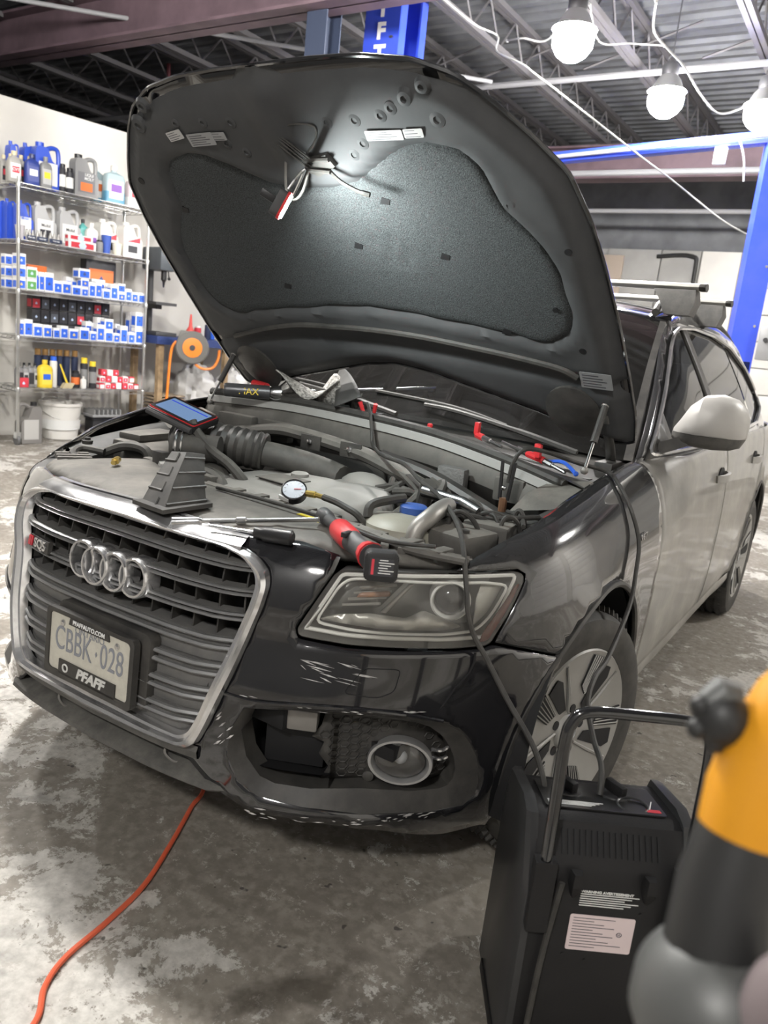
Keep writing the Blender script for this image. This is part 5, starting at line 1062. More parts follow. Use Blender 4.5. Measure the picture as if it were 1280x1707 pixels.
q = MB(); q.tube([(-.04, .05, .23), (.03, .03, .03)], [.007, .012], 8); q.build('handle', LYEL, t); q = MB(); q.loft([[(x, y, z) for x, y in ((-.01+k, .0), (.09+k, .0), (.09+k, .05), (-.01+k, .05))] for z, k in ((0, -.03), (.05, 0))], cap=True); q.build('bristles', CAPB, t)
for i, (l, d, h) in enumerate(((.745, .09, .30), (.805, .03, .27))):
    t = good('spray_can', 4, l, d, 0, ('taller black spray can with yellow cap, lowest shelf', 'shorter black spray can with yellow cap, lowest shelf')[i], 'can', 'yellow-capped spray cans'); g_can(t, .075, h, LBLK, LYEL, JG, .18)
t = good('small_bottle', 4, .68, 0, 0, 'small white bottle in front of the yellow-capped cans', 'bottle', G5); g_bottle(t, .055, .12, .04, JW, LW_, JW)
t = good('jar', 4, .635, .05, 0, 'dark jar with orange stripe left of the small white bottle', 'jar', G5); g_can(t, .085, .17, LBLK, CAPK, LORG)
rnd = random.Random(4); k = 0
for lay, n in ((0, 7), (1, 6), (2, 3)):
    for i in range(n):
        l = .885+.066*i+.03*lay; w = .060; h = .055+.01*rnd.random()
        t = good('bulb_box', 4, l, .01+.03*lay+.02*rnd.random(), .066*lay, 'small red and white box, %s in the %s layer of the pile' % (ORD[i], ('bottom', 'middle', 'top')[lay]), 'box', 'red and white boxes piled on the lowest shelf'); g_fbox(t, w, h, .07, LRED if (i+lay) % 3 else LW_, 2, CART if (i+lay) % 2 else LRED); k += 1
# ---- on the floor below and beside the rack
t = good('oil_jug', 5, .15, .03, 0, 'grey handled jug with pale label on the floor under the rack', 'jug', 'containers on the floor under the rack'); g_jug(t, .20, .40, .14, PL('jug_taupe', (.20, .19, .18)), PL('label_pale', (.45, .44, .42), .5), CAPK, None, 'left')
t = good('bucket', 5, .60, .14, 0, 'white plastic bucket on the floor under the rack', 'bucket', 'containers on the floor under the rack')
q = MB(); q.lathe([(.165, 0), (.20, .34), (.212, .34), (.212, .37), (.195, .37), (.19, .345), (.155, .01), (.001, .01)], 28, Matrix.Translation((0, .2, 0))); q.build('body', JW, t); q = MB(); q.torus((0, .2, .30), .205, .004, 24, 5, Matrix.Rotation(.5, 4, 'X')); q.build('bail', WIRE, t)
q = MB(); q.lathe([(.19, .10), (.195, .20)], 28, Matrix.Translation((0, .2, 0)), cap=False); q.build('label', LW_, t)
t = good('battery', 5, 1.02, .2, 0, 'black car battery in the dark under the rack', 'battery', None); q = MB(); q.box((0, .09, .1), (.26, .17, .20), bevel=.01); q.build('case', CAPK, t); q = MB(); q.box((0, .09, .215), (.27, .18, .03), bevel=.006); q.build('lid', LBLK, t)
t = good('parts_tray', 5, 1.02, .15, .233, 'grey ribbed parts tray lying on the battery', 'tray', None); q = MB(); q.box((0, .1, .012), (.36, .24, .024), bevel=.008); q.build('tray', JG, t)
for j in range(7):
    q = MB(); q.box((-.15+.05*j, .1, .05), (.012, .22, .055)); q.build('rib', JG, t)
for i, (z, h, m_, tx) in enumerate(((0, .50, CART, None), (.502, .28, CART, 'OL'), (.784, .28, CART, 'U'))):
    t = empty('shipping_box', (-5.60, 2.93, z), math.atan2(SDL.y, SDL.x)); tag(t, ('white shipping box, lowest of the stack left of the rack', 'white shipping box with dark label ending OL, middle of the stack', 'white shipping box with red mark, topmost of the stack')[i], 'box', 'boxes stacked left of the rack')
    q = MB(); q.box((-.02, .17, h/2), (.36, .36, h), bevel=.004); q.build('carton', m_, t)
    q = MB(); q.box((.02, -.011, h*.75), (.26, .002, h*.22)); q.build('label', LBLK if tx == 'OL' else LW_, t)
    if tx: flat_text(t, tx, .07, .10, h*.75 if tx == 'OL' else h*.4, LW_ if tx == 'OL' else LRED, y=-.0135)
    q = MB(); q.box((-.02, .17, h-.001), (.06, .362, .004)); q.build('tape', PL('tape_tan', (.55, .48, .36), .4), t)
# ================================================================ things on and around the car
def thing(name, label, cat, loc=(0, 0, 0), group=None): t = empty(name, loc); tag(t, label, cat, group); return t
def part(q, name, m_, t, loc=None):
    o = q.build(name, m_, t); o.matrix_parent_inverse = Matrix.Translation(-t.location); return o
REDPL = mat('tool_red', (.55, .03, .035), .35); TOOLG = mat('tool_grey', (.05, .05, .052), .5); TOOLK = mat('tool_black', (.015, .015, .016), .4); BRASS = mat('brass', (.65, .48, .15), .3, .9); COPPER = mat('copper', (.6, .33, .2), .35, .9)
# ---- work light hanging under the hood latch; its lit face looks to the right
wt = thing('work_light', 'small work light hanging under the hood with lit edge, rim coloured as red glow', 'lamp', (.06, .487, 1.63))
wc = V((.060, .487, 1.669)); wd_ = (wc-V((1.472, -1.144, 1.366))).normalized(); wx = (CU*.88 + CR*.47); wx = (wx-wd_*wx.dot(wd_)).normalized(); wn = (wx.cross(wd_)*-1); wn = (wn*(1 if wn.dot(CR) > 0 else -1) - wd_*.05).normalized(); wm = frame(wn, wx, wc)
q = MB(); q.prism(rrect(.070, .09, .012), -.030, -.004, wm, bevel=.003); part(q, 'lamp_body', TOOLG, wt)
q = MB(); q.prism(rrect(.074, .094, .013), -.008, -.0005, wm); part(q, 'rim', REDPL, wt)  # red colour stands in for the red glow along the lit edge
q = MB(); q.prism(rrect(.062, .082, .008), -.0005, .003, wm); part(q, 'lit_panel', mat('work_light_led', (1, 1, 1), .5, emit=(.92, 1, .98), estr=WORK), wt)
q = MB(); q.box(wc - wn*.045, (.02, .06, .05), wm.to_3x3(), bevel=.004); part(q, 'battery_pack', TOOLK, wt)
q = MB(); q.tube(spline([wm @ V((.04, 0, -.015)), wm @ V((.075, 0, -.01)), wm @ V((.10, .01, 0)), V(HP(-.01, 1.0, .10))], 5), .004, 6); part(q, 'hook', STEEL, wt)
# ---- tablet scanner
tb_ = thing('tablet', 'rugged black tablet with red trim and blue screen lying by the left fender', 'tablet', (-.40, .58, 1.04))
tmx = Matrix.Translation((-.425, .625, 1.068)) @ Matrix.Rotation(.114, 4, 'Z') @ Matrix.Rotation(.201, 4, 'X') @ Matrix.Rotation(.258, 4, 'Y'); W_, H_ = .196, .132
q = MB(); q.prism(rrect(W_, H_, .012), -.022, -.002, tmx, bevel=.004); part(q, 'case', TOOLK, tb_)
q = MB(); q.prism(rrect(W_*.94, H_*.92, .008), -.002, .001, tmx); part(q, 'red_trim', REDPL, tb_)
q = MB(); q.prism(rrect(W_*.92, H_*.885, .007), .001, .002, tmx); part(q, 'bezel', TOOLK, tb_)
q = MB(); q.prism(rrect(W_*.80, H_*.70, .004), .002, .0028, tmx); part(q, 'screen', mat('tablet_screen', (.02, .03, .05), .1, emit=(.10, .16, .27), estr=1.0), tb_)
q = MB(); q.prism(rrect(W_*.76, H_*.05, .002), .0028, .0031, tmx @ Matrix.Translation((0, .028, 0))); part(q, 'menu_bar', mat('screen_bar', (.01, .02, .15), .2, emit=(.02, .04, .30), estr=1.0), tb_)
q = MB(); q.tube([tmx @ V((-W_*.46, -H_*.5, -.016)), tmx @ V((W_*.46, -H_*.5, -.016))], .011, 10); part(q, 'hand_grip', TOOLG, tb_)
# ---- loose air duct wedge on the radiator cover
wd = thing('air_duct', 'loose black ribbed air box duct propped on the radiator cover', 'air duct', (.07, .15, .925))
lo = [V((.035, .072, .922)), V((.130, .060, .922)), V((.150, .176, .926)), V((.06, .235, .926))]; hi = [V((.000, .195, 1.035)), V((.058, .190, 1.042)), V((.085, .225, 1.040)), V((.015, .255, 1.03))]
q = MB(); q.loft([lo, [a.lerp(b, .5)+V((0, -.004, 0)) for a, b in zip(lo, hi)], hi], cap=True); part(q, 'duct_shell', BLKPL, wd)
for k in range(4):
    t_ = .12+.26*k; q = MB(); q.tube([lo[1].lerp(hi[1], t_), lo[2].lerp(hi[2], t_)], .004, 6); part(q, 'seam_rib', BLKPL, wd)
for k in range(4):
    t_ = .06+.26*k; a = lo[0].lerp(hi[0], t_)+V((0, -.003, .0)); b = lo[1].lerp(hi[1], t_)+V((0, -.003, 0)); q = MB(); q.tube([a, a.lerp(b, .62)], .0032, 6); q.tube([a.lerp(b, .62), lo[0].lerp(hi[0], t_+.14).lerp(lo[1].lerp(hi[1], t_+.14), .62)+V((0, -.003, 0))], .0032, 6); part(q, 'face_rib', BLKPL, wd)
q = MB(); q.loft([[lo[i]+V((dx*.012*s_, dy*.012*s_, 0)) for i, (dx, dy) in enumerate(((-1, -1), (1, -1), (1, 1), (-1, 1)))] + [] for s_ in (1, 1)], cap=False)
q = MB(); fl_ = [lo[0]+V((-.012, -.012, 0)), lo[1]+V((.012, -.012, 0)), lo[2]+V((.012, .008, 0)), lo[3]+V((-.012, .010, 0))]; q.loft([fl_, [p+V((0, 0, .010)) for p in fl_]], cap=True); part(q, 'flange', BLKPL, wd)
# ---- pressure gauge with hose on the engine cover
gt = thing('pressure_gauge', 'round dial pressure gauge with brass coupling lying on the engine cover', 'gauge', (.205, .436, .925))
gm = frame((.35, -.55, .75), (1, 0, 0), (.205, .436, .950))
q = MB(); q.lathe([(.030, -.020), (.034, -.018), (.034, .004), (.031, .006), (.031, .003), (.001, .003)], 28, gm); part(q, 'case', TOOLK, gt)
q = MB(); q.lathe([(.030, .0032), (.001, .0034)], 24, gm); part(q, 'dial', mat('dial_face', (.35, .37, .42), .3), gt)
for k in range(11):
    a = -.75*PI+k*.15*PI*1.0; q = MB(); q.tube([gm @ V((.022*math.sin(a), .022*math.cos(a), .0042)), gm @ V((.027*math.sin(a), .027*math.cos(a), .0042))], .0007, 4); part(q, 'tick', LW_, gt)
q = MB(); q.tube([gm @ V((0, 0, .005)), gm @ V((.016, .010, .005))], .001, 4); part(q, 'needle', LRED, gt)
q = MB(); q.box(gm @ V((-.01, -.033, -.008)), (.03, .004, .016), gm.to_3x3()); part(q, 'side_label', LW_, gt)
q = MB(); q.tube([(.235, .452, .945), (.262, .456, .946), (.265, .456, .946), (.294, .451, .946)], [.009, .009, .007, .007], 8); part(q, 'coupling', BRASS, gt)
q = MB(); q.tube(spline([(.294, .451, .946), (.35, .43, .947), (.404, .405, .945), (.44, .40, .935), (.47, .41, .90)], 5), .009, 8); part(q, 'hose', RUBBER, gt)
# ---- small brass fitting
t = thing('brass_fitting', 'small brass fitting lying on the left of the radiator cover', 'fitting', (-.32, .30, .925)); a = V((-.335, .285, .940)); b = V((-.365, .325, .942))
q = MB(); q.tube([a, a.lerp(b, .35), a.lerp(b, .36), b], [.007, .007, .010, .010], 8); part(q, 'barrel', BRASS, t); q = MB(); q.lathe([(.0115, -.006), (.0115, .006)], 6, frame(b-a, None, a.lerp(b, .5))); part(q, 'hex', BRASS, t)
# ---- cordless ratchet
rt = thing('cordless_ratchet', 'red and black cordless ratchet lying across the radiator cover above the headlight', 'power tool', (.6, .16, .93))
p0, p1, p2, p3, p4 = V((.420, .290, .945)), V((.505, .232, .942)), V((.590, .170, .940)), V((.665, .120, .940)), V((.715, .085, .935))
ax_ = (p4-p0).normalized()
q = MB(); q.tube([p0-ax_*.022, p0-ax_*.012, p0+ax_*.02, p0+ax_*.03], [.010, .019, .019, .014], 14); q.tube([p0+ax_*.02, p1-ax_*.03, p1], [.014, .014, .020], 14); part(q, 'ratchet_head', TOOLG, rt)
q = MB(); q.tube([p1-ax_*.005, p1+ax_*.01, p2-ax_*.03, p2-ax_*.01], [.022, .026, .026, .024], 16); part(q, 'red_sleeve', REDPL, rt)
q = MB(); q.tube([p2-ax_*.01, p2+ax_*.03, p3, p3+ax_*.012], [.024, .022, .023, .028], 16); part(q, 'handle', TOOLG, rt)
q = MB(); q.box(p2+V((-.012, -.012, .018)), (.012, .03, .012), bevel=.003); part(q, 'trigger', TOOLK, rt)
q = MB(); q.tube([p3-ax_*.02, p3+ax_*.004], [.024, .029], 12); part(q, 'red_collar', REDPL, rt)
bm2 = frame((.55, -.80, .12), (.83, .55, 0), p4+V((0, 0, .003))); q = MB(); q.prism(rrect(.066, .058, .012), -.03, .024, bm2, bevel=.005); bat = part(q, 'battery', TOOLK, rt)
q = MB(); q.prism(rrect(.046, .034, .002), .0242, .0248, bm2); part(q, 'rating_label', LBLK, rt)
for k in range(6): q = MB(); q.prism([(-.004-.002*(k % 2), 0), (.012+.006*((k*2) % 3), 0), (.012+.006*((k*2) % 3), .0016), (-.004-.002*(k % 2), .0016)], .0248, .0251, bm2 @ Matrix.Translation((0, .013-.005*k, 0))); part(q, 'label_line', LW_, rt)
q = MB(); q.prism(rrect(.005, .030, .001), .0248, .0251, bm2 @ Matrix.Translation((-.017, 0, 0))); part(q, 'label_stripe', LRED, rt)
# ---- extension bar and socket
eb = thing('socket_extension', 'long chrome extension bar with a deep socket resting on the grille edge', 'socket bar', (.3, .17, .92))
e0, e1 = V((.428, .278, .940)), V((.215, .088, .916)); ed = (e1-e0)
q = MB(); q.tube([e0, e0+ed*.04, e0+ed*.05, e0+ed*.62, e0+ed*.63, e0+ed*.70, e0+ed*.71, e1], [.009, .009, .0055, .0055, .009, .009, .006, .006], 10); part(q, 'bar', STEEL, eb)
q = MB(); s0 = e1; s1 = V((.165, .058, .908)); q.tube([s0-(s1-s0)*.15, s0, s1], [.008, .011, .012], 12); part(q, 'socket', STEEL, eb)
# ---- screwdriver
sd = thing('screwdriver', 'black-handled screwdriver lying near the right corner of the grille', 'screwdriver', (.4, .09, .92))
h0, h1 = V((.455, .135, .924)), V((.375, .110, .922)); dd_ = (h1-h0).normalized()
q = MB(); q.tube([h0, h0+dd_*.004, h0+dd_*.065, h0+dd_*.075, h0+dd_*.09], [.012, .017, .017, .012, .014], 12); part(q, 'handle', TOOLK, sd)
q = MB(); q.tube([h0+dd_*.088, h0+dd_*.20], .0035, 8); part(q, 'shaft', STEEL, sd)
# ---- clutter on the cowl
rg_ = thing('rag', 'crumpled grey mesh rag on the left of the cowl', 'rag', (-.50, 1.20, 1.08)); q = MB(); rnd = random.Random(8)
q.grid(lambda u, v: (-.52+.26*u-.02*v, 1.17+.20*v+.05*u, 1.10+.05*math.sin(5*u+2)*math.cos(4*v)+.035*math.sin(13*u*v+1)+.03), [i/16 for i in range(17)], [i/16 for i in range(17)]); o = part(q, 'cloth', mat('mesh_rag', (.30, .29, .27), .8, var=.6, vscale=90, bump=.5, bscale=120), rg_); o.modifiers.new('t', 'SOLIDIFY').thickness = .004
gl_ = thing('paper_sheet', 'dark creased sheet of paper leaning on the windshield', 'sheet', (-.36, 1.30, 1.08)); q = MB()
q.grid(lambda u, v: (-.19-.26*v+.10*u*(1-v), 1.12+.02*u+.36*v, 1.105+.105*v+.05*u*(1-.3*v)+.012*math.sin(4*v)), [i/6 for i in range(7)], [i/8 for i in range(9)]); o = part(q, 'sheet', mat('dark_sheet', (.055, .054, .052), .6, var=.2, vscale=12), gl_); o.modifiers.new('t', 'SOLIDIFY').thickness = .003
ft = thing('flashlight', 'dark flashlight tube with yellow lettering lying on the left cowl edge', 'flashlight', (-.6, 1.0, 1.09)); f0, f1 = V((-.62, 1.00, 1.115)), V((-.50, 1.12, 1.118)); fd_ = (f1-f0)
q = MB(); q.tube([f0, f0+fd_*.05, f1], [.022, .026, .026], 16); part(q, 'tube', mat('flash_grey', (.10, .10, .105), .35, .5), ft); q = MB(); q.tube([f1, f1+fd_*.1, f1+fd_*.25], [.02, .028, .030], 16); part(q, 'head', STEEL, ft)
text('lettering', 'MAX', .035, frame((.6, -.75, .15), fd_, f0+fd_*.55+V((.017, -.021, 0))), LYEL, ft).matrix_parent_inverse = Matrix.Translation(-ft.location)
# hand tools with red jaws lying in the cowl channel
def clampers(name, label, a, b, red, cat='clamp', chrome=True):
    t = thing(name, label, cat, a); a, b = V(a), V(b); d = b-a
    q = MB(); q.tube([a, a+d*.25, a+d*.3], [.011, .012, .007], 8); q.box(a+V((0, 0, .022)), (.016, .02, .04), bevel=.003); part(q, 'red_grip', REDPL, t)
    q = MB(); q.tube([a+d*.28, a+d*.55, a+d*.56, b], [.010, .010, .006, .006], 8); part(q, 'shaft', STEEL if chrome else TOOLK, t); return t
clampers('spring_clamp', 'red spring clamp with dark jaws at the middle of the cowl edge', (.345, 1.20, 1.085), (.46, 1.155, 1.065), 1)
clampers('ratchet_wrench', 'chrome ratchet wrench lying along the right of the cowl', (.60, 1.12, 1.055), (.44, 1.20, 1.075), 1, 'wrench')
clampers('tube_cutter', 'small red tool next to the blue strip on the right cowl', (.585, 1.145, 1.055), (.70, 1.10, 1.03), 1, 'tool')
t = thing('blue_strip', 'short blue plastic strip on the right end of the cowl', 'strip', (.68, 1.10, 1.04)); q = MB(); q.tube(spline([(.62, 1.16, 1.045), (.68, 1.13, 1.055), (.74, 1.08, 1.035)], 5), .006, 6); part(q, 'strip', LBLU, t); q = MB(); q.ball((.74, 1.08, 1.035), .008); part(q, 'tip', LBLU, t)
t = thing('red_cap', 'tiny red cap standing alone on the cowl', 'cap', (.17, 1.19, 1.075)); q = MB(); q.lathe([(.009, 0), (.010, .018), (.006, .022), (.001, .022)], 12, Matrix.Translation((.17, 1.19, 1.075))); part(q, 'cap', REDPL, t); q = MB(); q.lathe([(.012, -.003), (.012, .002)], 12, Matrix.Translation((.17, 1.19, 1.075))); part(q, 'base', REDPL, t)
t = thing('pry_tool', 'dark red handled pry tool on the far left of the cowl', 'tool', (-.63, 1.25, 1.09)); q = MB(); q.tube([(-.70, 1.25, 1.13), (-.62, 1.24, 1.125)], .016, 10); part(q, 'handle', REDPL, t); q = MB(); q.tube([(-.62, 1.24, 1.125), (-.50, 1.20, 1.11)], .005, 6); part(q, 'blade', STEEL, t)
# ---- booster leads: from the charger to the clamps
ld = thing('booster_lead', 'black booster lead with red clamp on the cowl hanging over the headlight', 'cable', (.8, .36, .7), 'booster leads of the charger')
q = MB(); q.tube(spline([(-.085, 1.165, 1.115), (-.06, 1.135, 1.135), (-.02, 1.10, 1.105), (.02, 1.06, 1.05), (.05, 1.03, 1.01), (.16, .93, 1.0), (.30, .83, 1.005), (.42, .72, .99), (.55, .60, .985), (.64, .50, .975), (.71, .42, .955), (.755, .365, .915), (.772, .350, .874), (.785, .340, .842), (.797, .336, .797), (.813, .347, .749), (.845, .36, .70), (.91, .355, .625), (.985, .330, .565), (1.03, .29, .53), (1.05, .27, .50)], 5), .0062, 8); part(q, 'cable', RUBBER, ld)
for s_ in (-1, 1): q = MB(); q.tube([(-.075+.02*s_, 1.175, 1.09), (-.075+.034*s_, 1.16, 1.135)], [.006, .008], 8); part(q, 'clamp_handle', REDPL, ld)
q = MB(); q.box((-.05, 1.18, 1.095), (.06, .02, .018), bevel=.004); part(q, 'clamp_jaw', TOOLK, ld)
l2 = thing('booster_lead', 'black booster lead with black clamp in the bay draped over the fender', 'cable', (.9, 1.0, .9), 'booster leads of the charger')
q = MB(); q.tube(spline([(.605, .905, 1.00), (.612, .905, 1.06), (.635, .92, 1.10), (.675, .99, 1.095), (.735, 1.10, 1.065), (.805, 1.17, 1.045), (.86, 1.125, 1.018), (.912, 1.10, .958), (.950, 1.095, .874), (.968, 1.05, .795), (.990, .95, .72), (1.02, .70, .66), (1.035, .55, .66), (1.05, .47, .63), (1.09, .41, .585), (1.125, .365, .560), (1.140, .335, .535), (1.145, .32, .515)], 5), .0062, 8); part(q, 'cable', RUBBER, l2)
for s_ in (-1, 1): q = MB(); q.tube([(.60+.012*s_, .90, .95), (.60+.020*s_, .905, 1.06)], [.006, .0055], 8); part(q, 'clamp_handle', TOOLK, l2)
q = MB(); q.tube([(.60, .90, .915), (.60, .90, .955)], .012, 10); part(q, 'clamp_jaw', COPPER, l2); q = MB(); q.ball((.60, .89, .985), .008); part(q, 'clamp_pivot', STEEL, l2)
# ---- orange extension cord on the floor
t = thing('extension_cord', 'orange extension cord running from under the bumper across the floor', 'cord', (.2, 0, 0)); q = MB(); q.tube(spline([(.38, -.50, .008), (.336, -.388, .008), (.279, -.331, .008), (.245, -.258, .008), (.227, -.137, .008), (.196, -.008, .008), (.125, .141, .008), (.047, .285, .008), (-.014, .40, .008), (-.3, .7, .008), (-.9, 1.1, .008)], 6), .0065, 8); part(q, 'cord', mat('cord_orange', (.72, .10, .03), .5, dirt=.2), t)
# ---- wheeled battery charger
CHK = mat('charger_black', (.012, .0115, .012), .5, bump=.06, bscale=200, spec=.3); CHG = mat('charger_grey', (.03, .03, .031), .32, spec=.4)
ch = empty('battery_charger', (1.223, .188, 0), math.atan2(.54, .842)); ch.scale = (1.10, 1.0, 1.0); tag(ch, 'black wheeled battery charger with tubular handle standing before the front wheel', 'charger')
# local: x right, y away from the viewer
q = MB(); prof_ = [(0, .05), (0, .43), (.012, .455), (.055, .515), (.075, .522), (.23, .50), (.25, .47), (.25, .05)]
q.loft([[(x, y, z) for y, z in prof_] for x in (-.128, .128)], cap=True); part_ = q.build('body', CHK, ch)
for sx in (-1, 1):
    q = MB(); pr2 = [(-.006, .02), (-.006, .40), (.02, .46), (.055, .525), (.10, .535), (.24, .512), (.27, .45), (.29, .02)]
    q.loft([[(sx*x, y*k+(1-k)*.13, z) for y, z in pr2] for x, k in ((.126, 1), (.138, 1), (.146, .9))], cap=True); q.build('side_panel', CHG, ch)
    q = MB(); q.lathe([(.02, -.02), (.075, -.02), (.08, 0), (.075, .02), (.02, .02)], 24, frame((1, 0, 0), None, (sx*.10, .30, .08))); q.build('wheel', RUBBER, ch)
    q = MB(); q.loft([[(sx*.118+a, -.012+b, z) for a, b in ((-.018, -.012), (.018, -.012), (.018, .014), (-.018, .014))] for z in (.33, .36, .46, .475)], cap=True); q.build('handle_socket', CHK, ch)
    q = MB(); q.loft([[(sx*.062+a*k, -.004-b*k, z) for a, b in ((-.012, 0), (.012, 0), (.008, .022), (-.008, .022))] for z, k in ((.40, .3), (.43, 1), (.455, .8))], cap=True); q.build('cable_hook', CHK, ch)
q = MB(); q.tube(spline([(-.118, -.012, .40), (-.118, -.010, .55), (-.118, -.004, .70), (-.110, 0, .745), (-.085, .002, .765), (0, .002, .768), (.085, .002, .765), (.110, 0, .745), (.118, -.004, .70), (.118, -.010, .55), (.118, -.012, .40)], 5), .0105, 12); q.build('handle', mat('gloss_black_tube', (.012, .012, .013), .15, coat=1), ch)
for k in range(17): q = MB(); q.box((-.082+.0103*k, .033, .486), (.0052, .004, .045), Matrix.Rotation(-.60, 3, 'X')); q.build('vent_slot', DARK, ch)
cp_ = frame((0, .14, .99), (1, 0, 0), (0, .145, .5135)); q = MB(); q.prism(rrect(.215, .125, .008), 0, .003, cp_); q.build('control_panel', mat('panel_black', (.012, .012, .012), .3), ch)
for x, sz in ((-.055, 1), (.035, 1.0)):
    q = MB(); q.lathe([(.028*sz, .003), (.027*sz, .006), (.001, .006)], 24, cp_ @ Matrix.Translation((x, .015, 0))); q.build('dial_plate', CHG, ch)
    q = MB(); q.box(cp_ @ V((x, .015, .018)), (.014, .046, .024), Rz(.5), bevel=.004); q.build('rotary_knob', CHK, ch)
q = MB(); q.torus(cp_ @ V((.055, -.028, .004)), .027, .0025, 24, 6); q.build('meter_ring', CHG, ch)
for k in range(4): q = MB(); q.prism([(-.10, 0), (.0-.008*k, 0), (.0-.008*k, .0022), (-.10, .0022)], .003, .0034, cp_ @ Matrix.Translation((0, -.035-.005*k, 0))); q.build('panel_text_line', LW_, ch)
q = MB(); q.prism(rrect(.025, .012, .001), .003, .0036, cp_ @ Matrix.Translation((.088, -.045, 0))); q.build('red_sticker', LRED, ch)
q = MB(); q.prism(rrect(.04, .002, .0005), .003, .0034, cp_ @ Matrix.Translation((.09, -.02, 0)) @ Matrix.Rotation(1.2, 4, 'Z')); q.build('panel_stripe', LW_, ch)
fpm = frame((0, -1, 0), (1, 0, 0), (0, -.0005, 0))
q = MB(); q.prism(rrect(.112, .077, .004), 0, .001, fpm @ Matrix.Translation((-.002, .320, 0))); q.build('rating_sticker', mat('sticker_pink', (.60, .50, .50), .5), ch)
for k in range(11):
    w_ = .08-.02*((k*5) % 3); q = MB(); q.prism([(-.05, 0), (-.05+w_*(.9 if k < 7 else 1.1), 0), (-.05+w_*(.9 if k < 7 else 1.1), .0013), (-.05, .0013)], .001, .0013, fpm @ Matrix.Translation((-.002, .351-.0062*k, 0))); q.build('sticker_line', LBK, ch)
q = MB(); q.torus((0, 0, 0), .0045, .0006, 14, 4); q.bm.transform(fpm @ Matrix.Translation((.030, .322, .0013))); q.build('approval_mark', LBK, ch); text('approval_letters', 'UL', .006, fpm @ Matrix.Translation((.030, .322, .0012)), LBK, ch)
text('warning_heading', 'WARNING AVERTISSEMENT', .0072, fpm @ Matrix.Translation((-.047, .408, .0004)), LW_, ch, align='LEFT', bold=.0002)
for k in range(6): q = MB(); w_ = .100-.012*(k % 3); q.prism([(-.05, 0), (-.05+w_, 0), (-.05+w_, .0016), (-.05, .0016)], 0, .0006, fpm @ Matrix.Translation((.003, .402-.0048*k, 0))); q.build('warning_line', LW_, ch)
for x, z in ((-.10, .41), (.06, .37), (-.06, .27), (-.09, .33), (-.02, .26)): q = MB(); q.lathe([(.0028, 0), (.0028, .0012), (.001, .0012)], 8, fpm @ Matrix.Translation((x, z, 0))); q.build('screw_hole', DARK, ch)
q = MB(); q.tube(spline([(-.085, -.012, .43), (-.092, -.016, .37), (-.10, -.016, .25), (-.105, -.014, .06)], 5), .0055, 8); q.build('power_cord', RUBBER, ch)
q = MB(); q.box((0, .10, .025), (.30, .26, .03), bevel=.006); q.build('base', CHK, ch)
# ---- out-of-focus yellow and grey machine close to the lens, lower right
YEL = mat('machine_yellow', (.62, .27, .012), .45); MGR = mat('machine_grey', (.09, .092, .09), .45, .2); MDK = mat('machine_dark', (.02, .02, .02), .5)
mc = empty('stand_machine', (1.50, -.66, 0)); tag(mc, 'out-of-focus yellow and dark grey machine arm with black knob, right foreground', 'machine')
def mp(q, name, m_): return part(q, name, m_, mc)
q = MB(); q.tube([(1.50, -.66, .02), (1.50, -.66, .70), (1.47, -.67, .92)], [.05, .035, .03], 20); mp(q, 'pedestal', MDK)
q = MB(); q.lathe([(.16, 0), (.16, .015), (.06, .03)], 28, Matrix.Translation((1.50, -.66, 0))); mp(q, 'foot_plate', MDK)
q = MB(); q.tube([(1.462, -.700, .975), (1.452, -.692, 1.03), (1.4485, -.683, 1.072), (1.452, -.671, 1.108)], [.030, .030, .027, .025], 24); mp(q, 'lower_arm', MDK)
q = MB(); q.tube([(1.4515, -.672, 1.104), (1.4525, -.667, 1.125), (1.458, -.659, 1.150), (1.468, -.650, 1.178), (1.484, -.640, 1.205), (1.497, -.633, 1.218), (1.503, -.630, 1.223)], [.026, .028, .030, .031, .030, .024, .010], 24); mp(q, 'yellow_sleeve', YEL)
q = MB(); q.tube([(1.458, -.655, 1.160), (1.445, -.659, 1.163), (1.437, -.663, 1.166)], [.011, .0125, .011], 16); mp(q, 'knob_shaft', mat('machine_pale', (.32, .30, .30), .4))
q = MB(); q.ball((1.4265, -.669, 1.168), .0165, 18, (1, 1, 1.05)); mp(q, 'knob_hub', MDK)
q = MB(); q.tube([(1.418, -.672, 1.176), (1.424, -.668, 1.183), (1.432, -.663, 1.182)], [.008, .010, .008], 12); mp(q, 'knob_cap', MGR)
for k in range(6):
    a = 2*PI*k/6+.4; q = MB(); c_ = V((1.4255, -.672, 1.168)) + (CR*math.cos(a)+CU*math.sin(a))*.0135; q.ball(c_, .0065, 12); mp(q, 'knob_lobe', MDK)
q = MB(); q.lathe([(.062, -.03), (.062, .0), (.053, .024), (.036, .040), (.015, .048), (.001, .049)], 32, frame((-.62, -.2, .72), None, (1.458, -.697, 1.005)) @ Matrix.Diagonal((.80, .80, .95, 1))); mp(q, 'domed_guard', MGR)
q = MB(); q.tube([(1.4346, -.7134, .975), (1.4235, -.7155, 1.003)], [.010, .0035], 10); mp(q, 'pointer_tip', mat('pale_metal', (.5, .5, .48), .4, .3))
q = MB(); q.ball((1.490, -.722, 1.040), .026, 20, (.8, .8, 1.4)); mp(q, 'side_cover', mat('mauve_cover', (.20, .165, .17), .5))
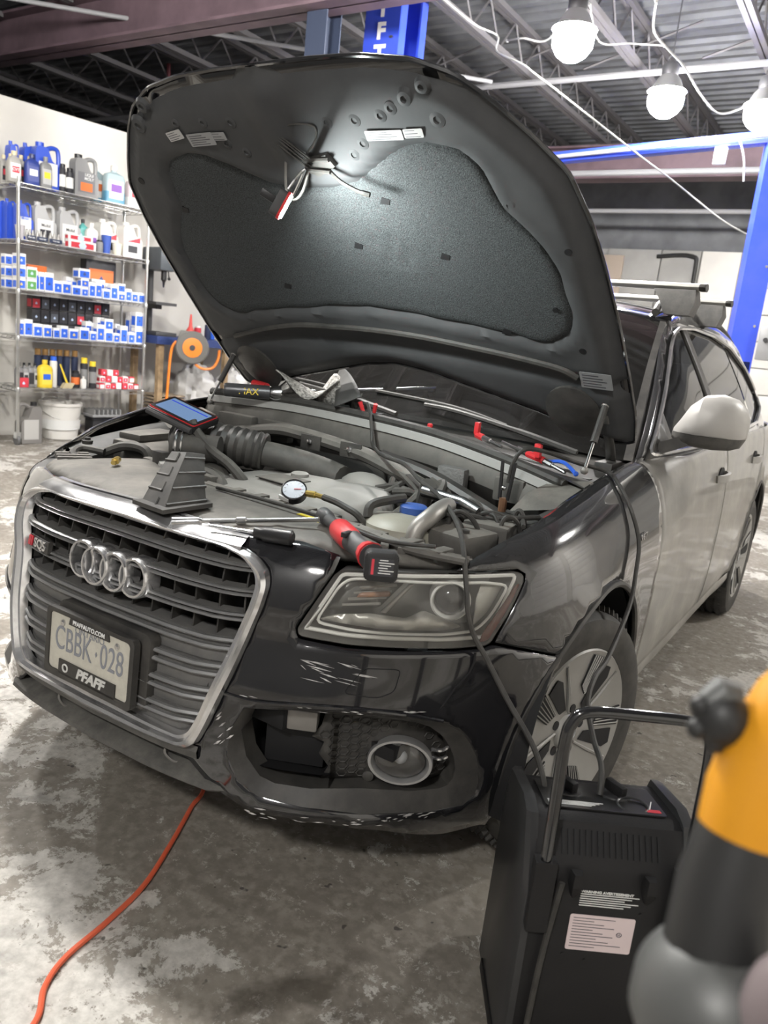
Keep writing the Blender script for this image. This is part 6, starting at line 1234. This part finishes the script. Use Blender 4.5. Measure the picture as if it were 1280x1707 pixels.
# ================================================================ bench, reel and the rest of the shop
def wallb(b, a, z): return LW(b, z, a)
lp_ = lift_post((-2.73, 4.98, 0), math.radians(4), 4.40, 'tall blue lift column with white letters reading LIFT behind the hood', 'LIFT'); lp_.scale = (1.65, 1.65, 1)
lift_post((.24, 6.55, 0), math.radians(18), 3.315, 'blue lift column at the right edge rising behind the car roof')
lift_post((-2.05, 7.05, 0), math.radians(118), 3.315, 'blue lift column half hidden behind the right edge of the hood')
cb = thing('lift_crossbeam', 'blue overhead crossbeam joining the two rear lift columns', 'beam', (-1.0, 6.8, 3.40)); a, b = V((-2.1, 7.06, 3.37)), V((.28, 6.54, 3.37)); d_ = (b-a).normalized()
q = MB(); q.box((a+b)/2, ((b-a).length+.1, .12, .10), frame((0, 0, 1), d_).to_3x3(), bevel=.006); part(q, 'beam', BLUE, cb)
q = MB(); q.tube([a+V((.1, -.12, -.01)), b+V((-.1, -.12, -.01))], .02, 8); part(q, 'shutoff_bar', mat('padded_bar', (.3, .3, .31), .5), cb)
t = thing('control_box', 'grey control box on the side of the right blue lift column', 'box', (.45, 6.45, 1.55)); q = MB(); q.prism([(-.06, -.14), (.06, -.14), (.09, 0), (.06, .14), (-.06, .14)], -.06, .06, frame((0, -1, 0), (1, 0, 0), (.46, 6.45, 1.66)), bevel=.006); part(q, 'case', JG, t); q = MB(); q.lathe([(.02, 0), (.02, .02), (.001, .02)], 12, frame((0, -1, 0), None, (.46, 6.39, 1.69))); part(q, 'button', TOOLK, t)
t = thing('notice_board', 'pale safety notices fixed to the half-hidden blue lift column', 'sign', (-1.75, 6.85, 2.35))
for k, (dx, dz, w_, h_) in enumerate(((0, .15, .16, .22), (.17, -.02, .14, .36))):
    q = MB(); q.prism(rrect(w_, h_, .01), 0, .01, frame((.3, -.95, 0), (.95, .3, 0), (-1.86+dx, 6.84, 2.62+dz))); part(q, 'notice', LW_, t); q = MB(); q.lathe([(.035, .01), (.035, .013), (.001, .013)], 16, frame((.3, -.95, 0), (.95, .3, 0), (-1.86+dx, 6.84, 2.62+dz))); part(q, 'emblem', LBLK, t)
t = thing('junction_box', 'small white electrical box hanging from the blue crossbeam', 'box', (-.25, 6.5, 3.3)); q = MB(); q.box((-.22, 6.50, 3.22), (.10, .05, .14), bevel=.006); part(q, 'box', LW_, t); q = MB(); q.tube(spline([(-.17, 6.50, 3.34), (-.10, 6.5, 3.36), (-.02, 6.48, 3.2), (.02, 6.46, 3.0)], 5), .008, 6); part(q, 'cable', LW_, t)
CABW = mat('cable_white', (.32, .32, .31), .5)
def cable(pts, label, r=.0075): t = thing('overhead_cable', label, 'cable', pts[0]); q = MB(); q.tube(spline(pts, 6), r, 6); part(q, 'cable', CABW, t); q = MB(); q.ball(pts[0], r*2, 8); q.ball(pts[-1], r*2, 8); part(q, 'end_tie', CABW, t)
cable([(-2.0, 4.48, 3.92), (-1.96, 4.95, 3.90), (-1.88, 5.23, 3.90), (-1.75, 5.0, 3.70), (-1.33, 4.29+.35, 3.45), (-1.2, 4.6, 3.36), (-1.08, 4.82, 3.29), (-.89, 5.1, 3.17), (-.74, 5.78, 3.09), (-.59, 6.45, 3.02), (-.29, 7.31, 2.84), (-.12, 7.89, 2.79)], 'long pale cable sagging from the girder down past the hood to the right')
cable([(-1.95, 5.55, 3.98), (-1.72, 5.38, 3.92), (-1.49, 5.40, 3.90), (-1.02, 4.75, 3.97)], 'short pale cable looping to the nearest lit lamp')
cable([(-.32, 4.38, 3.66), (-.47, 4.89, 3.68), (-.47, 5.25, 3.69), (-.40, 5.53, 3.65), (-.32, 5.91, 3.54), (-.22, 6.2, 3.48), (-.08, 6.40, 3.58)], 'pale cable wandering between the middle and right-hand lamps')
cable([(-1.02, 5.0, 3.95), (-1.06, 5.41, 3.84), (-.85, 5.54, 3.85), (-.5, 5.30, 3.72)], 'thin pale cable running right from the nearest lit lamp', .006)
# ---- bench with the drill press, reel and bags
BENB = mat('bench_blue', (.03, .05, .16), .45); PAPER = mat('brown_paper', (.35, .28, .20), .8, var=.4, vscale=15); BAGP = mat('plastic_bag', (.55, .54, .52), .3, var=.15, vscale=6)
bn = thing('workbench', 'dark blue steel workbench against the wall right of the rack', 'bench', wallb(4.9, .35, 0))
q = MB(); q.loft([[wallb(b, a, z) for a, z in ((.02, 1.05), (.62, 1.05), (.62, 1.13), (.02, 1.13))] for b in (3.92, 6.2)], cap=True); part(q, 'bench_top', BENB, bn)
for b in (4.0, 4.88, 6.1):
    for a in (.08, .56): q = MB(); q.loft([[wallb(b+db, a+da, z) for db, da in ((-.03, -.03), (.03, -.03), (.03, .03), (-.03, .03))] for z in (0, 1.05)], cap=True); part(q, 'leg', mat('timber', (.30, .21, .12), .7, var=.3, vscale=12), bn)
q = MB(); q.loft([[wallb(b, a, z) for a, z in ((.05, .22), (.60, .22), (.60, .25), (.05, .25))] for b in (3.96, 6.15)], cap=True); part(q, 'lower_shelf', BENB, bn)
dp = thing('drill_press', 'dark bench drill press standing beside the rack', 'drill press', wallb(4.12, .3, 1.135)); 
q = MB(); q.tube([wallb(4.12, .15, 1.14), wallb(4.12, .15, 2.05)], .035, 12); part(q, 'column', TOOLG, dp)
q = MB(); q.box(wallb(4.12, .30, 1.93), (.36, .20, .24), Rz(-th7), bevel=.03); part(q, 'head', mat('press_head', (.08, .09, .10), .4), dp)
q = MB(); q.tube([wallb(4.12, .40, 1.82), wallb(4.12, .40, 1.72), wallb(4.12, .40, 1.70), wallb(4.12, .40, 1.64)], [.03, .03, .015, .008], 12); part(q, 'chuck', TOOLK, dp)
q = MB(); q.box(wallb(4.12, .34, 1.47), (.26, .26, .03), Rz(-th7)); q.box(wallb(4.12, .24, 1.44), (.2, .06, .06), Rz(-th7)); part(q, 'table', TOOLG, dp)
q = MB(); q.box(wallb(4.12, .28, 1.152), (.42, .26, .04), Rz(-th7), bevel=.005); part(q, 'base', TOOLG, dp)
for k in range(3): a = 2*PI*k/3+.6; c_ = wallb(4.23, .30, 1.88); q = MB(); e_ = c_ + V((.02, .14*math.cos(a), .14*math.sin(a))); q.tube([c_, e_], .006, 6); q.ball(e_, .018); part(q, 'feed_handle', TOOLK, dp)
fn = thing('funnel', 'red plastic funnel upside down on the bench by the rack', 'funnel', wallb(4.45, .46, 1.132)); q = MB(); q.lathe([(.085, 0), (.075, .03), (.02, .13), (.010, .26), (.007, .26), (.014, .13)], 20, Matrix.Translation(wallb(4.45, .46, 1.132)), cap=False); part(q, 'cone', mat('funnel_red', (.65, .06, .05), .4), fn); q = MB(); q.torus(wallb(4.45, .46, 1.136), .086, .005, 20, 6); part(q, 'rim', MATS['funnel_red'], fn)
for i, (b, a, w_, h_, m1, m2) in enumerate(((5.02, .55, .07, .19, DKB, LW_), (5.12, .5, .07, .24, LBLU, LW_), (5.22, .56, .075, .21, LGRN, LYEL), (5.32, .5, .07, .18, LW_, LRED), (4.90, .52, .08, .14, LRED, LW_))):
    t = empty('spray_can', wallb(b-.32, a-.15, 1.133)); tag(t, ('navy spray can on the bench behind the hose reel', 'blue spray can on the bench behind the hose reel', 'green spray can on the bench behind the hose reel', 'white spray can at the right of the bench cans', 'short red can at the left of the bench cans')[i], 'can', 'cans standing on the bench'); g_can(t, w_, h_, m1, m2, None)
# hose reel hung on the bench edge
rl = thing('hose_reel', 'grey hose reel with orange centre mounted on the bench front', 'hose reel', wallb(4.18, .86, .9)); RC = wallb(4.18, .88, 1.05); rn = (V((1.47, -1.14, 1.0))-RC).normalized(); rn = V((rn.x, rn.y, 0)).normalized(); rm = frame(rn, (0, 0, 1), RC)
q = MB(); q.lathe([(.155, -.06), (.172, -.05), (.172, .05), (.16, .06), (.11, .062)], 36, rm); part(q, 'housing', mat('reel_grey', (.13, .125, .115), .5), rl)
q = MB(); q.prism([(.09, -.15), (.16, -.08), (.17, .13), (.04, .165), (-.05, .10)], -.055, .055, rm, bevel=.01); part(q, 'housing_shoulder', MATS['reel_grey'], rl)
ORG = mat('reel_orange', (.80, .22, .03), .4); q = MB(); q.lathe([(.102, .06), (.102, .068), (.04, .075), (.001, .075)], 32, rm); part(q, 'centre_cap', ORG, rl)
q = MB(); q.lathe([(.03, .075), (.03, .082), (.001, .082)], 16, rm); part(q, 'hub', TOOLG, rl)
q = MB(); q.tube([rm @ V((0, 0, -.05)), wallb(4.30, .63, 1.08)], .025, 8); part(q, 'bracket', TOOLG, rl)
q = MB(); rr2 = lambda x, y, z=.03: rm @ V((x, -y, z)); q.tube(spline([rr2(.05, -.165), rr2(.0, -.20), rr2(-.10, -.22), rr2(-.30, -.23), rr2(-.55, -.24), rr2(-.80, -.26)], 6), .014, 8); part(q, 'hanging_hose', ORG, rl)
q = MB(); q.tube(spline([rr2(-.10, .01), rr2(-.17, .04), rr2(-.21, .12), rr2(-.19, .22), rr2(-.10, .27), rr2(.0, .28)], 6), .014, 8); part(q, 'loop_hose', ORG, rl)
q = MB(); q.tube([rr2(-.80, -.26), rr2(-.85, -.26)], .016, 8); part(q, 'hose_end', LYEL, rl)
# bags and papers under the bench
def lump(name, label, cat, c, sc_, m_, seed, amp=.25, n=20):
    rnd_ = random.Random(seed); ph = [rnd_.random()*6 for _ in range(6)]; t = thing(name, label, cat, (c[0], c[1], 0)); q = MB()
    def f(u, v):
        d_ = V((math.cos(u)*math.sin(v), math.sin(u)*math.sin(v), math.cos(v))); k = 1+amp*(math.sin(3*u+ph[0])*math.sin(2*v+ph[1])+.6*math.sin(7*u+ph[2])*math.sin(5*v+ph[3])+.4*math.sin(13*u+9*v+ph[4]))*math.sin(v)
        return (c[0]+sc_[0]*d_.x*k, c[1]+sc_[1]*d_.y*k, max(.004, c[2]+sc_[2]*d_.z*k))
    q.grid(f, [2*PI*i/n for i in range(n+1)], [PI*(.02+.96*i/n) for i in range(n+1)]); bmesh.ops.remove_doubles(q.bm, verts=q.bm.verts, dist=1e-5); part(q, 'bag', m_, t); q = MB(); q.tube([V(c)+V((0, 0, sc_[2]*.9)), V(c)+V((.02, .01, sc_[2]*1.12))], [.05, .02], 8); part(q, 'gathered_neck', m_, t); return t
lump('plastic_bag', 'bulging clear plastic bag on the bench shelf below the reel', 'bag', wallb(4.62, .36, .55), (.20, .20, .30), BAGP, 1)
lump('plastic_bag', 'clear plastic bag slumped behind the timber bench leg', 'bag', wallb(5.15, .34, .52), (.18, .20, .27), BAGP, 2)
lump('plastic_bag', 'pale plastic bag at the right end under the bench', 'bag', wallb(5.72, .34, .50), (.20, .24, .25), BAGP, 5)
for k in range(7):
    t = empty('cardboard_sheet', wallb(4.25, .30, .255+.036*k), -th7+.12*math.sin(k*2.1)); tag(t, 'flattened cardboard sheet in the bench pile, %s from the bottom' % ORD[k], 'cardboard', 'flattened cardboard under the bench'); q = MB(); q.box((0, 0, .009), (.30, .36, .018), Matrix.Rotation(.03*math.sin(k), 3, 'X')); q.build('sheet', PAPER, t); q = MB(); q.box((.06*math.sin(k*3), -.181, .009), (.2, .004, .012)); q.build('edge_flap', PAPER, t)
# lower left corner of the frame: tip of a blue floor jack wheel
# scraps lying on the floor in front of the bumper
def scrap(name, label, cat, pts, m_, h=.012):
    c = V(pts[0]); t = thing(name, label, cat, (c.x, c.y, 0)); q = MB(); q.tube(spline([V((x, y, h)) for x, y in pts], 4), h, 8); part(q, 'body', m_, t); q = MB(); q.ball((pts[-1][0], pts[-1][1], h), h*1.05, 8); part(q, 'end', m_, t)
